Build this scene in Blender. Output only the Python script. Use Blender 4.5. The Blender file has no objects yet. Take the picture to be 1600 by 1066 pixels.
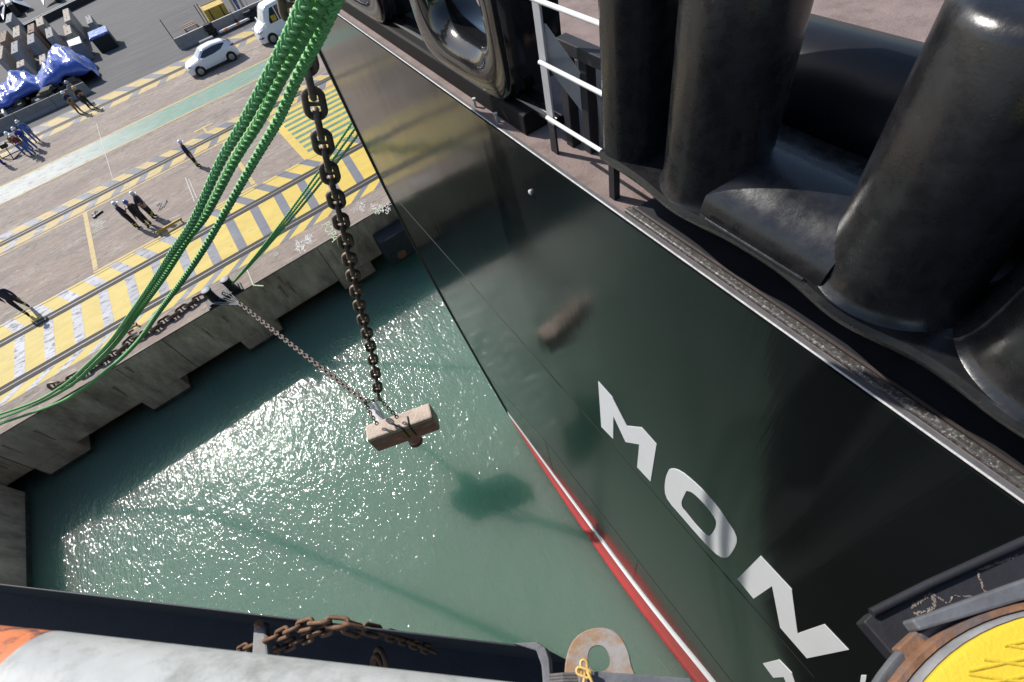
import bpy, bmesh, math, random
import numpy as np
from mathutils import Vector, Matrix
R_ = math.radians
random.seed(7)
SC = bpy.context.scene
COL = SC.collection

# ---------------------------------------------------------------- camera
CAMZ = 14.0                       # metres above the quay top (z = 0)
PP = (800.0, 533.0); F = 750.0
_d = np.array([175, 545, 750.0]); _d /= np.linalg.norm(_d)
_x = np.array([2600, -1873, 750.0]); _x -= _d * (_d @ _x); _x /= np.linalg.norm(_x)
_z = -_d; _y = np.cross(_z, _x)
RM = np.array([_x, _y, _z])       # world = RM @ lens axes (right, down, forward)
cam = bpy.data.cameras.new('camera')
cam.lens = F / 1600 * 36; cam.sensor_width = 36; cam.clip_start = 0.05; cam.clip_end = 4000
cam.dof.use_dof = True; cam.dof.focus_distance = 12.0; cam.dof.aperture_fstop = 7.0
cam_ob = bpy.data.objects.new('camera', cam); COL.objects.link(cam_ob)
cam_ob.matrix_world = Matrix([[RM[0, 0], -RM[0, 1], -RM[0, 2], 0], [RM[1, 0], -RM[1, 1], -RM[1, 2], 0],
                              [RM[2, 0], -RM[2, 1], -RM[2, 2], CAMZ], [0, 0, 0, 1]])
SC.camera = cam_ob

# ---------------------------------------------------------------- light
SUN_AZ = 110.5; SUN_EL = 41.0     # azimuth counter-clockwise from +X
w = bpy.data.worlds.new('World'); SC.world = w; w.use_nodes = True
nt = w.node_tree; nt.nodes.clear()
sky = nt.nodes.new('ShaderNodeTexSky'); sky.sky_type = 'NISHITA'; sky.sun_disc = False
sky.sun_elevation = R_(SUN_EL); sky.sun_rotation = R_(90 - SUN_AZ)
bg = nt.nodes.new('ShaderNodeBackground'); bg.inputs['Strength'].default_value = 0.105
ow = nt.nodes.new('ShaderNodeOutputWorld')
nt.links.new(sky.outputs[0], bg.inputs[0]); nt.links.new(bg.outputs[0], ow.inputs[0])
sun = bpy.data.lights.new('sun', 'SUN'); sun.energy = 4.2; sun.angle = R_(0.55); sun.color = (1, 0.955, 0.89)
sun_ob = bpy.data.objects.new('sun', sun); COL.objects.link(sun_ob)
sd = Vector((math.cos(R_(SUN_AZ)) * math.cos(R_(SUN_EL)), math.sin(R_(SUN_AZ)) * math.cos(R_(SUN_EL)), math.sin(R_(SUN_EL))))
sun_ob.rotation_euler = sd.to_track_quat('Z', 'Y').to_euler(); sun_ob.location = (0, 0, 60)
SC.view_settings.view_transform = 'Standard'; SC.view_settings.look = 'None'
SC.view_settings.exposure = 0.45; SC.view_settings.gamma = 1.0
SC.cycles.max_bounces = 6; SC.cycles.caustics_reflective = False; SC.cycles.caustics_refractive = False
SC.cycles.sample_clamp_indirect = 4

# ---------------------------------------------------------------- surveying: a point of the place from the photo
def ray(px, py):
    c = np.array([px - PP[0], py - PP[1], F]); return RM @ (c / np.linalg.norm(c))
def at(px, py, z):                # where the sight line meets the level z
    r = ray(px, py); return Vector(r * ((z - CAMZ) / r[2])) + Vector((0, 0, CAMZ))
def dep(px, py, depth):           # at a depth along the optical axis
    c = np.array([(px - PP[0]) / F, (py - PP[1]) / F, 1.0]) * depth
    return Vector(RM @ c) + Vector((0, 0, CAMZ))
S_ = ray(115, -265); S_[2] = 0; S_ /= np.linalg.norm(S_)
SV = Vector(S_); NV = Vector((S_[1], -S_[0], 0))       # along the ship, into the ship
HULL = 2.006
def SN(s, n, z):                  # ship coordinates, z above the quay
    return SV * s + NV * n + Vector((0, 0, z))
def onh(px, py, n=HULL):          # (s, z) where a sight line meets the ship's side
    r = ray(px, py); a = r * (n / (r @ np.array(NV))); return float(a @ S_), float(a[2] + CAMZ)

# ---------------------------------------------------------------- materials
MATS = {}
def mat(name, col, rough=0.6, metal=0.0, var=0.12, scale=3.0, bump=0.0, bscale=20.0, col2=None, amt=0.0, s2=2.0,
        stretch=(1, 1, 1), coat=0.0, spec=0.5, rvar=0.0, detail=6, soft=0.06, obj=False, bdist=0.02):
    if name in MATS: return MATS[name]
    if not any(k in name for k in ('white_', 'rope', 'chain', 'black', 'antifoul', 'boot_top', 'glass', 'lamp', 'cloth', 'helmet', 'suit', 'orange', 'trousers')):
        col = tuple(c * 0.78 for c in col); col2 = tuple(c * 0.78 for c in col2) if col2 is not None else None
    m = bpy.data.materials.new(name); m.use_nodes = True; t = m.node_tree; N = t.nodes; L = t.links
    b = N['Principled BSDF']
    b.inputs['Metallic'].default_value = metal; b.inputs['Roughness'].default_value = rough
    b.inputs['Coat Weight'].default_value = coat; b.inputs['Specular IOR Level'].default_value = spec
    b.inputs['Coat Roughness'].default_value = 0.06
    geo = N.new('ShaderNodeNewGeometry'); mp = N.new('ShaderNodeMapping'); mp.inputs['Scale'].default_value = stretch
    if obj:
        tc = N.new('ShaderNodeTexCoord'); L.new(tc.outputs['Object'], mp.inputs['Vector'])
    else: L.new(geo.outputs['Position'], mp.inputs['Vector'])
    n1 = N.new('ShaderNodeTexNoise'); n1.inputs['Scale'].default_value = scale; n1.inputs['Detail'].default_value = detail
    n1.inputs['Roughness'].default_value = 0.65
    L.new(mp.outputs[0], n1.inputs['Vector'])
    r1 = N.new('ShaderNodeMapRange'); r1.inputs[1].default_value = 0.25; r1.inputs[2].default_value = 0.75
    r1.inputs[3].default_value = 1 - var; r1.inputs[4].default_value = 1 + var
    L.new(n1.outputs[0], r1.inputs[0])
    mx = N.new('ShaderNodeMix'); mx.data_type = 'RGBA'; mx.blend_type = 'MULTIPLY'; mx.inputs[0].default_value = 1
    mx.inputs[6].default_value = (*col, 1); L.new(r1.outputs[0], mx.inputs[7])
    out = mx.outputs[2]
    if col2 is not None:
        n2 = N.new('ShaderNodeTexNoise'); n2.inputs['Scale'].default_value = s2; n2.inputs['Detail'].default_value = 8
        n2.inputs['Roughness'].default_value = 0.7; L.new(mp.outputs[0], n2.inputs['Vector'])
        r2 = N.new('ShaderNodeMapRange'); c = 0.5 + (0.5 - amt) * 0.5
        r2.inputs[1].default_value = c - soft; r2.inputs[2].default_value = c + soft; L.new(n2.outputs[0], r2.inputs[0])
        m2 = N.new('ShaderNodeMix'); m2.data_type = 'RGBA'; m2.inputs[7].default_value = (*col2, 1)
        L.new(r2.outputs[0], m2.inputs[0]); L.new(out, m2.inputs[6]); out = m2.outputs[2]
    L.new(out, b.inputs['Base Color'])
    if rvar:
        r3 = N.new('ShaderNodeMapRange'); r3.inputs[1].default_value = .3; r3.inputs[2].default_value = .7
        r3.inputs[3].default_value = rough - rvar; r3.inputs[4].default_value = rough + rvar
        L.new(n1.outputs[0], r3.inputs[0]); L.new(r3.outputs[0], b.inputs['Roughness'])
    if bump:
        nb = N.new('ShaderNodeTexNoise'); nb.inputs['Scale'].default_value = bscale; nb.inputs['Detail'].default_value = 5
        L.new(mp.outputs[0], nb.inputs['Vector'])
        bp = N.new('ShaderNodeBump'); bp.inputs['Strength'].default_value = bump; bp.inputs['Distance'].default_value = bdist
        L.new(nb.outputs[0], bp.inputs['Height']); L.new(bp.outputs[0], b.inputs['Normal'])
    MATS[name] = m; return m

def mat_concrete():
    m = mat('quay_concrete', (0.40, 0.335, 0.275), 0.9, var=0.22, scale=0.9, bump=0.5, bscale=9, col2=(0.24, 0.2, 0.185), amt=0.36, s2=0.5,
            stretch=(0.45, 1.2, 1), soft=0.14)
    t = m.node_tree; N = t.nodes; L = t.links; b = N['Principled BSDF']
    src = b.inputs['Base Color'].links[0].from_socket
    geo = N.new('ShaderNodeNewGeometry'); mp = N.new('ShaderNodeMapping'); mp.inputs['Scale'].default_value = (0.42, 2.0, 1)
    L.new(geo.outputs['Position'], mp.inputs['Vector'])
    for sc_, c, wd, col in ((3.0, 0.575, 0.03, (0.085, 0.072, 0.068)), (1.7, 0.59, 0.05, (0.46, 0.43, 0.40)), (6, 0.55, 0.04, (0.14, 0.12, 0.11)), (0.35, 0.55, 0.12, (0.27, 0.20, 0.165)), (5, 0.64, 0.02, (0.6, 0.58, 0.56))):
        n = N.new('ShaderNodeTexNoise'); n.inputs['Scale'].default_value = sc_; n.inputs['Detail'].default_value = 9
        n.inputs['Roughness'].default_value = 0.75; n.inputs['Distortion'].default_value = 0.6
        mp2 = N.new('ShaderNodeMapping'); mp2.inputs['Location'].default_value = (sc_ * 7, sc_ * 3, 0)
        L.new(mp.outputs[0], mp2.inputs[0]); L.new(mp2.outputs[0], n.inputs['Vector'])
        r = N.new('ShaderNodeMapRange'); r.inputs[1].default_value = c - wd; r.inputs[2].default_value = c + wd; r.inputs[4].default_value = 0.75
        L.new(n.outputs[0], r.inputs[0])
        mx = N.new('ShaderNodeMix'); mx.data_type = 'RGBA'; mx.inputs[7].default_value = (*col, 1)
        L.new(r.outputs[0], mx.inputs[0]); L.new(src, mx.inputs[6]); src = mx.outputs[2]
    # fine cracks
    v = N.new('ShaderNodeTexVoronoi'); v.feature = 'DISTANCE_TO_EDGE'; v.inputs['Scale'].default_value = 0.22
    dn = N.new('ShaderNodeTexNoise'); dn.inputs['Scale'].default_value = 1.5; dn.inputs['Detail'].default_value = 6
    L.new(mp.outputs[0], dn.inputs['Vector'])
    ad = N.new('ShaderNodeMix'); ad.data_type = 'RGBA'; ad.blend_type = 'ADD'; ad.inputs[0].default_value = 0.9
    L.new(mp.outputs[0], ad.inputs[6]); L.new(dn.outputs[1], ad.inputs[7]); L.new(ad.outputs[2], v.inputs['Vector'])
    r = N.new('ShaderNodeMapRange'); r.inputs[1].default_value = 0.0; r.inputs[2].default_value = 0.006; r.inputs[3].default_value = 0.5; r.inputs[4].default_value = 0
    L.new(v.outputs[0], r.inputs[0])
    mx = N.new('ShaderNodeMix'); mx.data_type = 'RGBA'; mx.inputs[7].default_value = (0.12, 0.1, 0.09, 1)
    L.new(r.outputs[0], mx.inputs[0]); L.new(src, mx.inputs[6]); L.new(mx.outputs[2], b.inputs['Base Color'])
    return m
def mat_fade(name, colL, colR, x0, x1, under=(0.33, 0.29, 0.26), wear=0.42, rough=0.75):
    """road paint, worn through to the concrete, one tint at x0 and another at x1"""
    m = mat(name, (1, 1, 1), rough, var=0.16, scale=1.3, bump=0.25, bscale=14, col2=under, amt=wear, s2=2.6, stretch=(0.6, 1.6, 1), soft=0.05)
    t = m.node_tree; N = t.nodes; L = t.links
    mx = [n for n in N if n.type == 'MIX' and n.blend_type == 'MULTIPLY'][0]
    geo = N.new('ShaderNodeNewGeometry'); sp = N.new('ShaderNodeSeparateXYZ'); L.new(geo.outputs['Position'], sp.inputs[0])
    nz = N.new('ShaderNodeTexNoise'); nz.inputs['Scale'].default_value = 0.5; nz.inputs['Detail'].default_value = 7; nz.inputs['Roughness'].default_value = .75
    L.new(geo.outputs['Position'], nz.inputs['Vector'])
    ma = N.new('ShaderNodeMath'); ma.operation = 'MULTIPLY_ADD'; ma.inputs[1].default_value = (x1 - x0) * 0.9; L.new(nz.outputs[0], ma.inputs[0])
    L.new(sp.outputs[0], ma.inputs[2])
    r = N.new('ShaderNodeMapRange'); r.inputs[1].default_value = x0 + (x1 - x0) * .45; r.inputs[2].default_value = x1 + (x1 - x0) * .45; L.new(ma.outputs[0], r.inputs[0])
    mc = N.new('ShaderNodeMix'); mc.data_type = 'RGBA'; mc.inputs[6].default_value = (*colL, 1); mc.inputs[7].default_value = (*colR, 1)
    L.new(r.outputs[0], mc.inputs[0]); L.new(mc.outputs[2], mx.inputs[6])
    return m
def mat_water():
    m = bpy.data.materials.new('harbour_water'); m.use_nodes = True; t = m.node_tree; N = t.nodes; L = t.links
    b = N['Principled BSDF']; b.inputs['Roughness'].default_value = 0.065; b.inputs['IOR'].default_value = 1.33
    b.inputs['Subsurface Weight'].default_value = 1.0; b.inputs['Subsurface Radius'].default_value = (0.5, 1.0, 0.8); b.inputs['Subsurface Scale'].default_value = 12.0
    geo = N.new('ShaderNodeNewGeometry')
    n0 = N.new('ShaderNodeTexNoise'); n0.inputs['Scale'].default_value = 0.25; n0.inputs['Detail'].default_value = 3; L.new(geo.outputs['Position'], n0.inputs['Vector'])
    cr = N.new('ShaderNodeMix'); cr.data_type = 'RGBA'; cr.inputs[6].default_value = (0.128, 0.208, 0.162, 1); cr.inputs[7].default_value = (0.155, 0.238, 0.19, 1)
    L.new(n0.outputs[0], cr.inputs[0]); L.new(cr.outputs[2], b.inputs['Base Color'])
    prev = None
    for sc_, st, dist, rot, strt in ((0.8, 0.6, 0.12, 25, (1, 0.55, 1)), (4.4, 0.9, 0.047, 15, (1, 0.5, 1)), (15.0, 1.0, 0.021, 5, (1, 0.5, 1))):
        mp = N.new('ShaderNodeMapping'); mp.inputs['Rotation'].default_value = (0, 0, R_(rot)); mp.inputs['Scale'].default_value = strt
        L.new(geo.outputs['Position'], mp.inputs[0])
        n = N.new('ShaderNodeTexNoise'); n.inputs['Scale'].default_value = sc_; n.inputs['Detail'].default_value = 1.0; n.inputs['Distortion'].default_value = 0.5
        L.new(mp.outputs[0], n.inputs['Vector'])
        bp = N.new('ShaderNodeBump'); bp.inputs['Strength'].default_value = st; bp.inputs['Distance'].default_value = dist
        L.new(n.outputs[0], bp.inputs['Height'])
        if prev: L.new(prev.outputs[0], bp.inputs['Normal'])
        prev = bp
    L.new(prev.outputs[0], b.inputs['Normal'])
    return m
def mat_hull():
    m = mat('black_hull_paint', (0.010, 0.012, 0.012), 0.13, var=0.2, scale=0.4, coat=0.0, spec=0.50, rvar=0.03)
    t = m.node_tree; N = t.nodes; L = t.links; b = N['Principled BSDF']
    geo = N.new('ShaderNodeNewGeometry'); prev = None
    for sc_, dist, strt in ((0.45, 0.014, (1, 1, 0.3)), (1.6, 0.006, (1, 1, 0.15)), (22, 0.0007, (1, 1, 0.05)), (40, 0.00008, (1, 1, 1))):
        mp = N.new('ShaderNodeMapping'); mp.inputs['Scale'].default_value = strt; L.new(geo.outputs['Position'], mp.inputs[0])
        n = N.new('ShaderNodeTexNoise'); n.inputs['Scale'].default_value = sc_; n.inputs['Detail'].default_value = 2; L.new(mp.outputs[0], n.inputs['Vector'])
        bp = N.new('ShaderNodeBump'); bp.inputs['Strength'].default_value = 1; bp.inputs['Distance'].default_value = dist
        L.new(n.outputs[0], bp.inputs['Height'])
        if prev: L.new(prev.outputs[0], bp.inputs['Normal'])
        prev = bp
    vo = N.new('ShaderNodeTexVoronoi'); vo.inputs['Scale'].default_value = 0.42; mp = N.new('ShaderNodeMapping'); mp.inputs['Scale'].default_value = (1, 1, .7)
    L.new(geo.outputs['Position'], mp.inputs[0]); L.new(mp.outputs[0], vo.inputs['Vector'])
    bp = N.new('ShaderNodeBump'); bp.inputs['Strength'].default_value = 1; bp.inputs['Distance'].default_value = 0.011
    L.new(vo.outputs[0], bp.inputs['Height']); L.new(prev.outputs[0], bp.inputs['Normal']); prev = bp
    L.new(prev.outputs[0], b.inputs['Normal'])
    return m

M_CON = mat_concrete()
M_RUN = mat('rust_run_stain', (.36, .25, .18), .9, var=.4, scale=5)
M_TIDE = mat('wet_weed_band', (0.05, 0.052, 0.035), 0.5, var=0.5, scale=6, bump=0.6, bscale=14, bdist=.05, col2=(0.11, 0.11, 0.085), amt=0.4, s2=3, soft=.1)
M_WALL = mat('quay_wall_concrete', (0.82, 0.61, 0.46), 0.92, var=0.35, scale=1.2, bump=0.6, bscale=7, col2=(0.36, 0.24, 0.17), amt=0.45, s2=1.1, stretch=(1, 1, 0.35), soft=0.12, bdist=.04)
M_ASPH = mat('asphalt', (0.115, 0.112, 0.113), 0.9, var=0.14, scale=0.5, bump=0.3, bscale=30, col2=(0.15, 0.145, 0.145), amt=0.35, s2=0.7, stretch=(0.25, 1.6, 1), soft=0.12)
M_YEL = mat_fade('yellow_road_paint', (0.528, 0.416, 0.128), (0.56, 0.4, 0.056), -14, 6, wear=0.22)
M_YEL2 = mat_fade('faded_yellow_road_paint', (0.48, 0.36, 0.152), (0.496, 0.36, 0.096), -14, 6, wear=0.36)
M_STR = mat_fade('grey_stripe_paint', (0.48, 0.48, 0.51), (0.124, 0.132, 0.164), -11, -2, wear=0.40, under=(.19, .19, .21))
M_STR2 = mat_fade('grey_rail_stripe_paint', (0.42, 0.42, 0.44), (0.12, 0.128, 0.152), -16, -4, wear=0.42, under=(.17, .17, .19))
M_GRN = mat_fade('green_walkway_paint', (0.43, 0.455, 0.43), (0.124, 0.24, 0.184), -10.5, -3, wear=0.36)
M_GRN2 = mat('green_bar_paint', (0.10, 0.26, 0.18), 0.8, var=0.2, scale=2, col2=(0.3, 0.33, 0.24), amt=0.3)
M_SLOT = mat('rail_slot_rubber', (0.012, 0.011, 0.012), 0.8)
M_RAIL = mat('rail_steel', (0.20, 0.17, 0.16), 0.6, metal=0.1, var=0.3, scale=4)
M_WHITE = mat('white_lettering_paint', (0.82, 0.84, 0.87), 0.65, spec=.2, var=0.03, scale=2, bump=0.05, bscale=12)
M_HULL = mat_hull()
M_RED = mat('red_antifouling_paint', (0.52, 0.05, 0.055), 0.2, spec=.9, var=0.12, scale=1.2, bump=0.1, bscale=4)
M_BLK = mat('black_casting_paint', (0.013, 0.013, 0.0145), 0.28, var=0.35, scale=9, bump=0.15, bscale=70, rvar=0.12, spec=0.6, bdist=.004,
            col2=(0.055, 0.05, 0.046), amt=0.13, s2=24, soft=.05)
M_BLKG = mat('glossy_black_chock_paint', (0.010, 0.010, 0.011), 0.10, var=0.2, scale=5, bump=0.12, bscale=14, spec=0.8, bdist=.006)
M_DECK = mat('ship_deck_paint', (0.30, 0.225, 0.205), 0.85, var=0.22, scale=3, bump=0.25, bscale=40, col2=(0.2, 0.14, 0.12), amt=0.3, s2=4, soft=.12)
M_EDGE = mat('scuffed_edge_steel', (0.13, 0.12, 0.115), 0.5, metal=0.4, var=0.6, scale=30, bump=0.5, bscale=60, col2=(0.42, 0.42, 0.40), amt=0.36, s2=42, soft=0.03, bdist=.005)
M_RUSTB = mat('brown_coaming_paint', (0.05, 0.036, 0.032), 0.6, var=0.4, scale=5, bump=0.2, bscale=20)
M_RWHITE = mat('white_rail_paint', (0.82, 0.81, 0.79), 0.4, var=0.05, scale=12)
M_GREYP = mat('grey_stanchion_paint', (0.52, 0.52, 0.54), 0.45, var=0.08, scale=8)
M_CHAIN = mat('dark_chain_steel', (0.19, 0.135, 0.098), 0.55, metal=0.2, var=0.5, scale=14, bump=0.35, bscale=60, bdist=.006, col2=(0.11, 0.065, 0.04), amt=.25, s2=9)
M_CHAINB = mat('rusty_chain_steel', (0.16, 0.085, 0.045), 0.75, metal=0.2, var=0.5, scale=30, bump=0.4, bscale=90, bdist=.004)
M_CHAINC = mat('weathered_pink_chain_steel', (0.125, 0.092, 0.078), 0.7, var=0.4, scale=8)
M_ROPE = mat('green_rope_fibre', (0.19, 0.50, 0.175), 0.62, var=0.25, scale=25, bump=0.35, bscale=220, bdist=.003)
M_TYRE = mat('tyre_rubber', (0.016, 0.016, 0.017), 0.8)
M_CARW = mat('white_car_paint', (0.78, 0.79, 0.82), 0.22, var=0.02, coat=0.7)
M_GLASS = mat('dark_window_glass', (0.03, 0.035, 0.045), 0.06, spec=0.8, var=0.3, scale=2)
M_SCREEN = mat('pale_windscreen_glass', (0.26, 0.31, 0.35), 0.07, spec=0.9, var=0.35, scale=3)
M_RIM = mat('wheel_alloy', (0.45, 0.45, 0.46), 0.3, metal=0.7)
M_BPL = mat('black_trim_plastic', (0.02, 0.02, 0.022), 0.55)
M_LAMP = mat('headlamp_glass', (0.5, 0.53, 0.56), 0.1, spec=0.9)
M_TAIL = mat('red_tail_lamp', (0.25, 0.01, 0.01), 0.15)
M_BLOCK = mat('pale_concrete_block', (0.48, 0.42, 0.36), 0.9, var=0.22, scale=2.5, bump=0.4, bscale=10, col2=(0.3, 0.24, 0.2), amt=0.35, s2=1.2, soft=.1)
M_BLOCKR = mat('brown_stained_block', (0.34, 0.24, 0.18), 0.92, var=0.3, scale=2, bump=0.4, bscale=10, col2=(0.2, 0.13, 0.1), amt=.4, s2=.8)
M_BLOCKG = mat('grey_concrete_block', (0.33, 0.33, 0.335), 0.9, var=0.2, scale=2, bump=0.4, bscale=10)
M_TARP = mat('blue_tarpaulin', (0.055, 0.12, 0.55), 0.16, var=0.2, scale=3, bump=0.5, bscale=2.2, bdist=.12, spec=0.9)
M_BARR = mat('grey_barrier_concrete', (0.30, 0.295, 0.295), 0.9, var=0.15, scale=2, bump=0.3, bscale=9)
M_LITE = mat('pale_barrier_cap', (0.72, 0.71, 0.70), 0.7)
M_SINK = mat('sinker_concrete', (0.66, 0.54, 0.44), 0.88, var=0.2, scale=2.5, bump=0.6, bscale=9, bdist=.04, col2=(.45, .27, .22), amt=.22, s2=3, soft=.05)
M_SINKR = mat('sinker_red_stained_face', (0.50, 0.20, 0.17), 0.85, var=0.3, scale=2.5, bump=0.5, bscale=9, col2=(0.62, 0.52, 0.48), amt=0.36, s2=1.6, soft=.05, stretch=(1, 1, 2.5))
M_STEELW = mat('worn_white_steel', (0.55, 0.53, 0.52), 0.6, var=0.25, scale=10, bump=0.3, bscale=30, col2=(0.3, 0.2, 0.14), amt=.2, s2=12)
M_GREYST = mat('grey_worn_steel', (0.14, 0.145, 0.16), 0.55, var=0.3, scale=9, bump=0.4, bscale=40, bdist=.006, stretch=(1, 1, 1))
M_RUSTG = mat('rust_ring_steel', (0.26, 0.13, 0.07), 0.8, var=0.5, scale=12, bump=0.5, bscale=40, bdist=.01, col2=(0.12, 0.11, 0.12), amt=.45, s2=9)
M_YPAINT = mat('yellow_non_slip_paint', (0.80, 0.55, 0.03), 0.7, var=0.06, scale=8, bump=0.5, bscale=140, bdist=.003)
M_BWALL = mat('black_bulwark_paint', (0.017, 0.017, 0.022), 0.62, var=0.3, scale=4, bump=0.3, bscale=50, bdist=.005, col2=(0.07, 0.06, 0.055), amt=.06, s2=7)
M_PAD = mat('rust_mottled_pad_steel', (0.36, 0.335, 0.32), 0.75, var=0.15, scale=12, bump=0.3, bscale=40, bdist=.005, col2=(0.36, 0.22, 0.12), amt=.5, s2=16, soft=.08)
M_HAND = mat('white_handrail_paint', (0.47, 0.48, 0.465), 0.5, var=0.16, scale=9, bump=0.3, bscale=25, bdist=.004, col2=(0.27, 0.275, 0.25), amt=0.28, s2=11, soft=.1)
M_ORANGE = mat('orange_tape', (0.80, 0.25, 0.10), 0.5, var=0.3, scale=14, col2=(0.10, 0.05, 0.07), amt=.42, s2=12, soft=.04)
M_YCH = mat('yellow_chain_paint', (0.62, 0.40, 0.12), 0.55, var=0.3, scale=30, col2=(0.35, 0.17, 0.06), amt=.3, s2=30)
M_FEND = mat('fender_rubber', (0.035, 0.035, 0.045), 0.7, var=0.4, scale=3, bump=0.4, bscale=12, bdist=.03)
M_RUSTP = mat('rust_patch', (0.28, 0.12, 0.06), 0.85, var=0.4, scale=6)
M_CHALK = mat('white_chalk_paint', (0.55, 0.54, 0.52), 0.9, var=0.2, scale=8, col2=(0.4, 0.35, 0.3), amt=.35, s2=6)
M_CHALKG = mat('pale_green_chalk_paint', (0.55, 0.66, 0.45), 0.9, var=0.2, scale=8, col2=(0.38, 0.33, 0.28), amt=.35, s2=6)
M_YBOX = mat('yellow_bin_paint', (0.60, 0.40, 0.05), 0.6, var=0.2, scale=3, col2=(.4, .22, .04), amt=.25)
M_BLUEB = mat('blue_cover_sheet', (0.10, 0.17, 0.60), 0.2, var=0.3, scale=3, bump=.4, bscale=3, bdist=.08, col2=(.7, .72, .8), amt=.35, s2=2, soft=.05)
M_BSHEET = mat('black_side_sheet', (0.008, 0.008, 0.010), 0.6)

# ---------------------------------------------------------------- mesh helpers
class MB:
    def __init__(s): s.v = []; s.f = []; s.m = []
    def add(s, vs, fs, mi=0):
        o = len(s.v); s.v += [tuple(v) for v in vs]; s.f += [tuple(i + o for i in f) for f in fs]; s.m += [mi] * len(fs); return s
    def box(s, c, size, rz=0, mi=0, M=None):
        x, y, z = [a / 2 for a in size]; vs = [Vector(p) for p in ((-x, -y, -z), (x, -y, -z), (x, y, -z), (-x, y, -z), (-x, -y, z), (x, -y, z), (x, y, z), (-x, y, z))]
        m = M if M is not None else Matrix.Translation(Vector(c)) @ Matrix.Rotation(rz, 4, 'Z')
        return s.add([m @ v for v in vs], [(0, 3, 2, 1), (4, 5, 6, 7), (0, 1, 5, 4), (1, 2, 6, 5), (2, 3, 7, 6), (3, 0, 4, 7)], mi)
    def prism(s, pts, off, mi=0):
        """closed outline pts (3-D) pushed by the vector off"""
        n = len(pts); off = Vector(off); a = [Vector(p) for p in pts]; b = [p + off for p in a]
        nrm = sum(((a[i] - a[0]).cross(a[(i + 1) % n] - a[0]) for i in range(n)), Vector())
        fs = [tuple(range(n)), tuple(range(2 * n - 1, n - 1, -1))] + [(i, i + n, (i + 1) % n + n, (i + 1) % n) for i in range(n)]
        if nrm.dot(off) > 0: fs = [tuple(reversed(f)) for f in fs]
        return s.add(a + b, fs, mi)
    def loft(s, rings, mi=0, closed=True, caps=True):
        n = len(rings[0]); vs = [p for r in rings for p in r]; fs = []
        for i in range(len(rings) - 1):
            for j in range(n if closed else n - 1):
                k = (j + 1) % n; fs.append((i * n + j, i * n + k, (i + 1) * n + k, (i + 1) * n + j))
        if caps and closed: fs += [tuple(reversed(range(n))), tuple(range((len(rings) - 1) * n, len(rings) * n))]
        return s.add(vs, fs, mi)
    def tube(s, path, r, n=10, mi=0, caps=True, ref=None):
        path = [Vector(p) for p in path]; rings = []; prev = None
        for i, p in enumerate(path):
            t = (path[min(i + 1, len(path) - 1)] - path[max(i - 1, 0)]).normalized()
            if prev is None:
                u = ref if ref is not None else (Vector((0, 0, 1)) if abs(t.z) < 0.9 else Vector((1, 0, 0)))
            else: u = prev
            u = (u - t * u.dot(t)).normalized(); prev = u; v_ = t.cross(u)
            rr = r[i] if isinstance(r, (list, tuple)) else r
            rings.append([p + (u * math.cos(a) + v_ * math.sin(a)) * rr for a in [2 * math.pi * k / n for k in range(n)]])
        return s.loft(rings, mi, True, caps)
    def lathe(s, prof, o, n=32, mi=0, ax=(0, 0, 1)):
        ax = Vector(ax).normalized(); u = ax.orthogonal().normalized(); v_ = ax.cross(u); o = Vector(o)
        return s.loft([[o + ax * z + (u * math.cos(a) + v_ * math.sin(a)) * max(r, 1e-4) for a in [2 * math.pi * k / n for k in range(n)]] for r, z in prof], mi)
    def ob(s, name, mats, parent=None, smooth=False, bevel=0, label=None, cat=None, group=None, kind=None, seg=2):
        me = bpy.data.meshes.new(name); me.from_pydata(s.v, [], s.f); me.update()
        mats = mats if isinstance(mats, (list, tuple)) else [mats]
        for m in mats: me.materials.append(m)
        if len(mats) > 1: me.polygons.foreach_set('material_index', s.m)
        if smooth: me.polygons.foreach_set('use_smooth', [True] * len(me.polygons))
        o = bpy.data.objects.new(name, me); COL.objects.link(o)
        if parent is not None: o.parent = parent; 
        if bevel:
            b = o.modifiers.new('bevel', 'BEVEL'); b.width = bevel; b.segments = seg; b.limit_method = 'ANGLE'; b.angle_limit = R_(35); b.harden_normals = False
        if smooth:
            try: me.set_sharp_from_angle(angle=R_(60 if smooth is True else smooth))
            except Exception: pass
        tag(o, label, cat, group, kind); return o
def tag(o, label=None, cat=None, group=None, kind=None):
    if label: o['label'] = label
    if cat: o['category'] = cat
    if group: o['group'] = group
    if kind: o['kind'] = kind
    return o
def thing(name, label, cat, loc=(0, 0, 0), rz=0, group=None):
    o = bpy.data.objects.new(name, None); COL.objects.link(o); o.location = loc; o.rotation_euler = (0, 0, rz); o.empty_display_size = 0.2
    return tag(o, label, cat, group)
def struct(mb, name, m, **k): return mb.ob(name, m, kind='structure', **k)
def kids(o): return [c for c in COL.objects if c.parent == o]
def copy_tree(o, parent=None):
    c = o.copy(); COL.objects.link(c)
    if parent is not None: c.parent = parent
    for ch in kids(o): copy_tree(ch, c)
    return c
def sheet(x0, x1, y0, y1, z, mb=None, sl=0.0, mi=0):
    mb = mb or MB(); return mb.add([(x0 + sl * y0 * 0, y0, z), (x1, y0, z), (x1, y1, z), (x0, y1, z)], [(0, 1, 2, 3)], mi)
def poly(mb, pts, z, mi=0): return mb.add([(x, y, z) for x, y in pts], [tuple(range(len(pts)))], mi)
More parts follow.
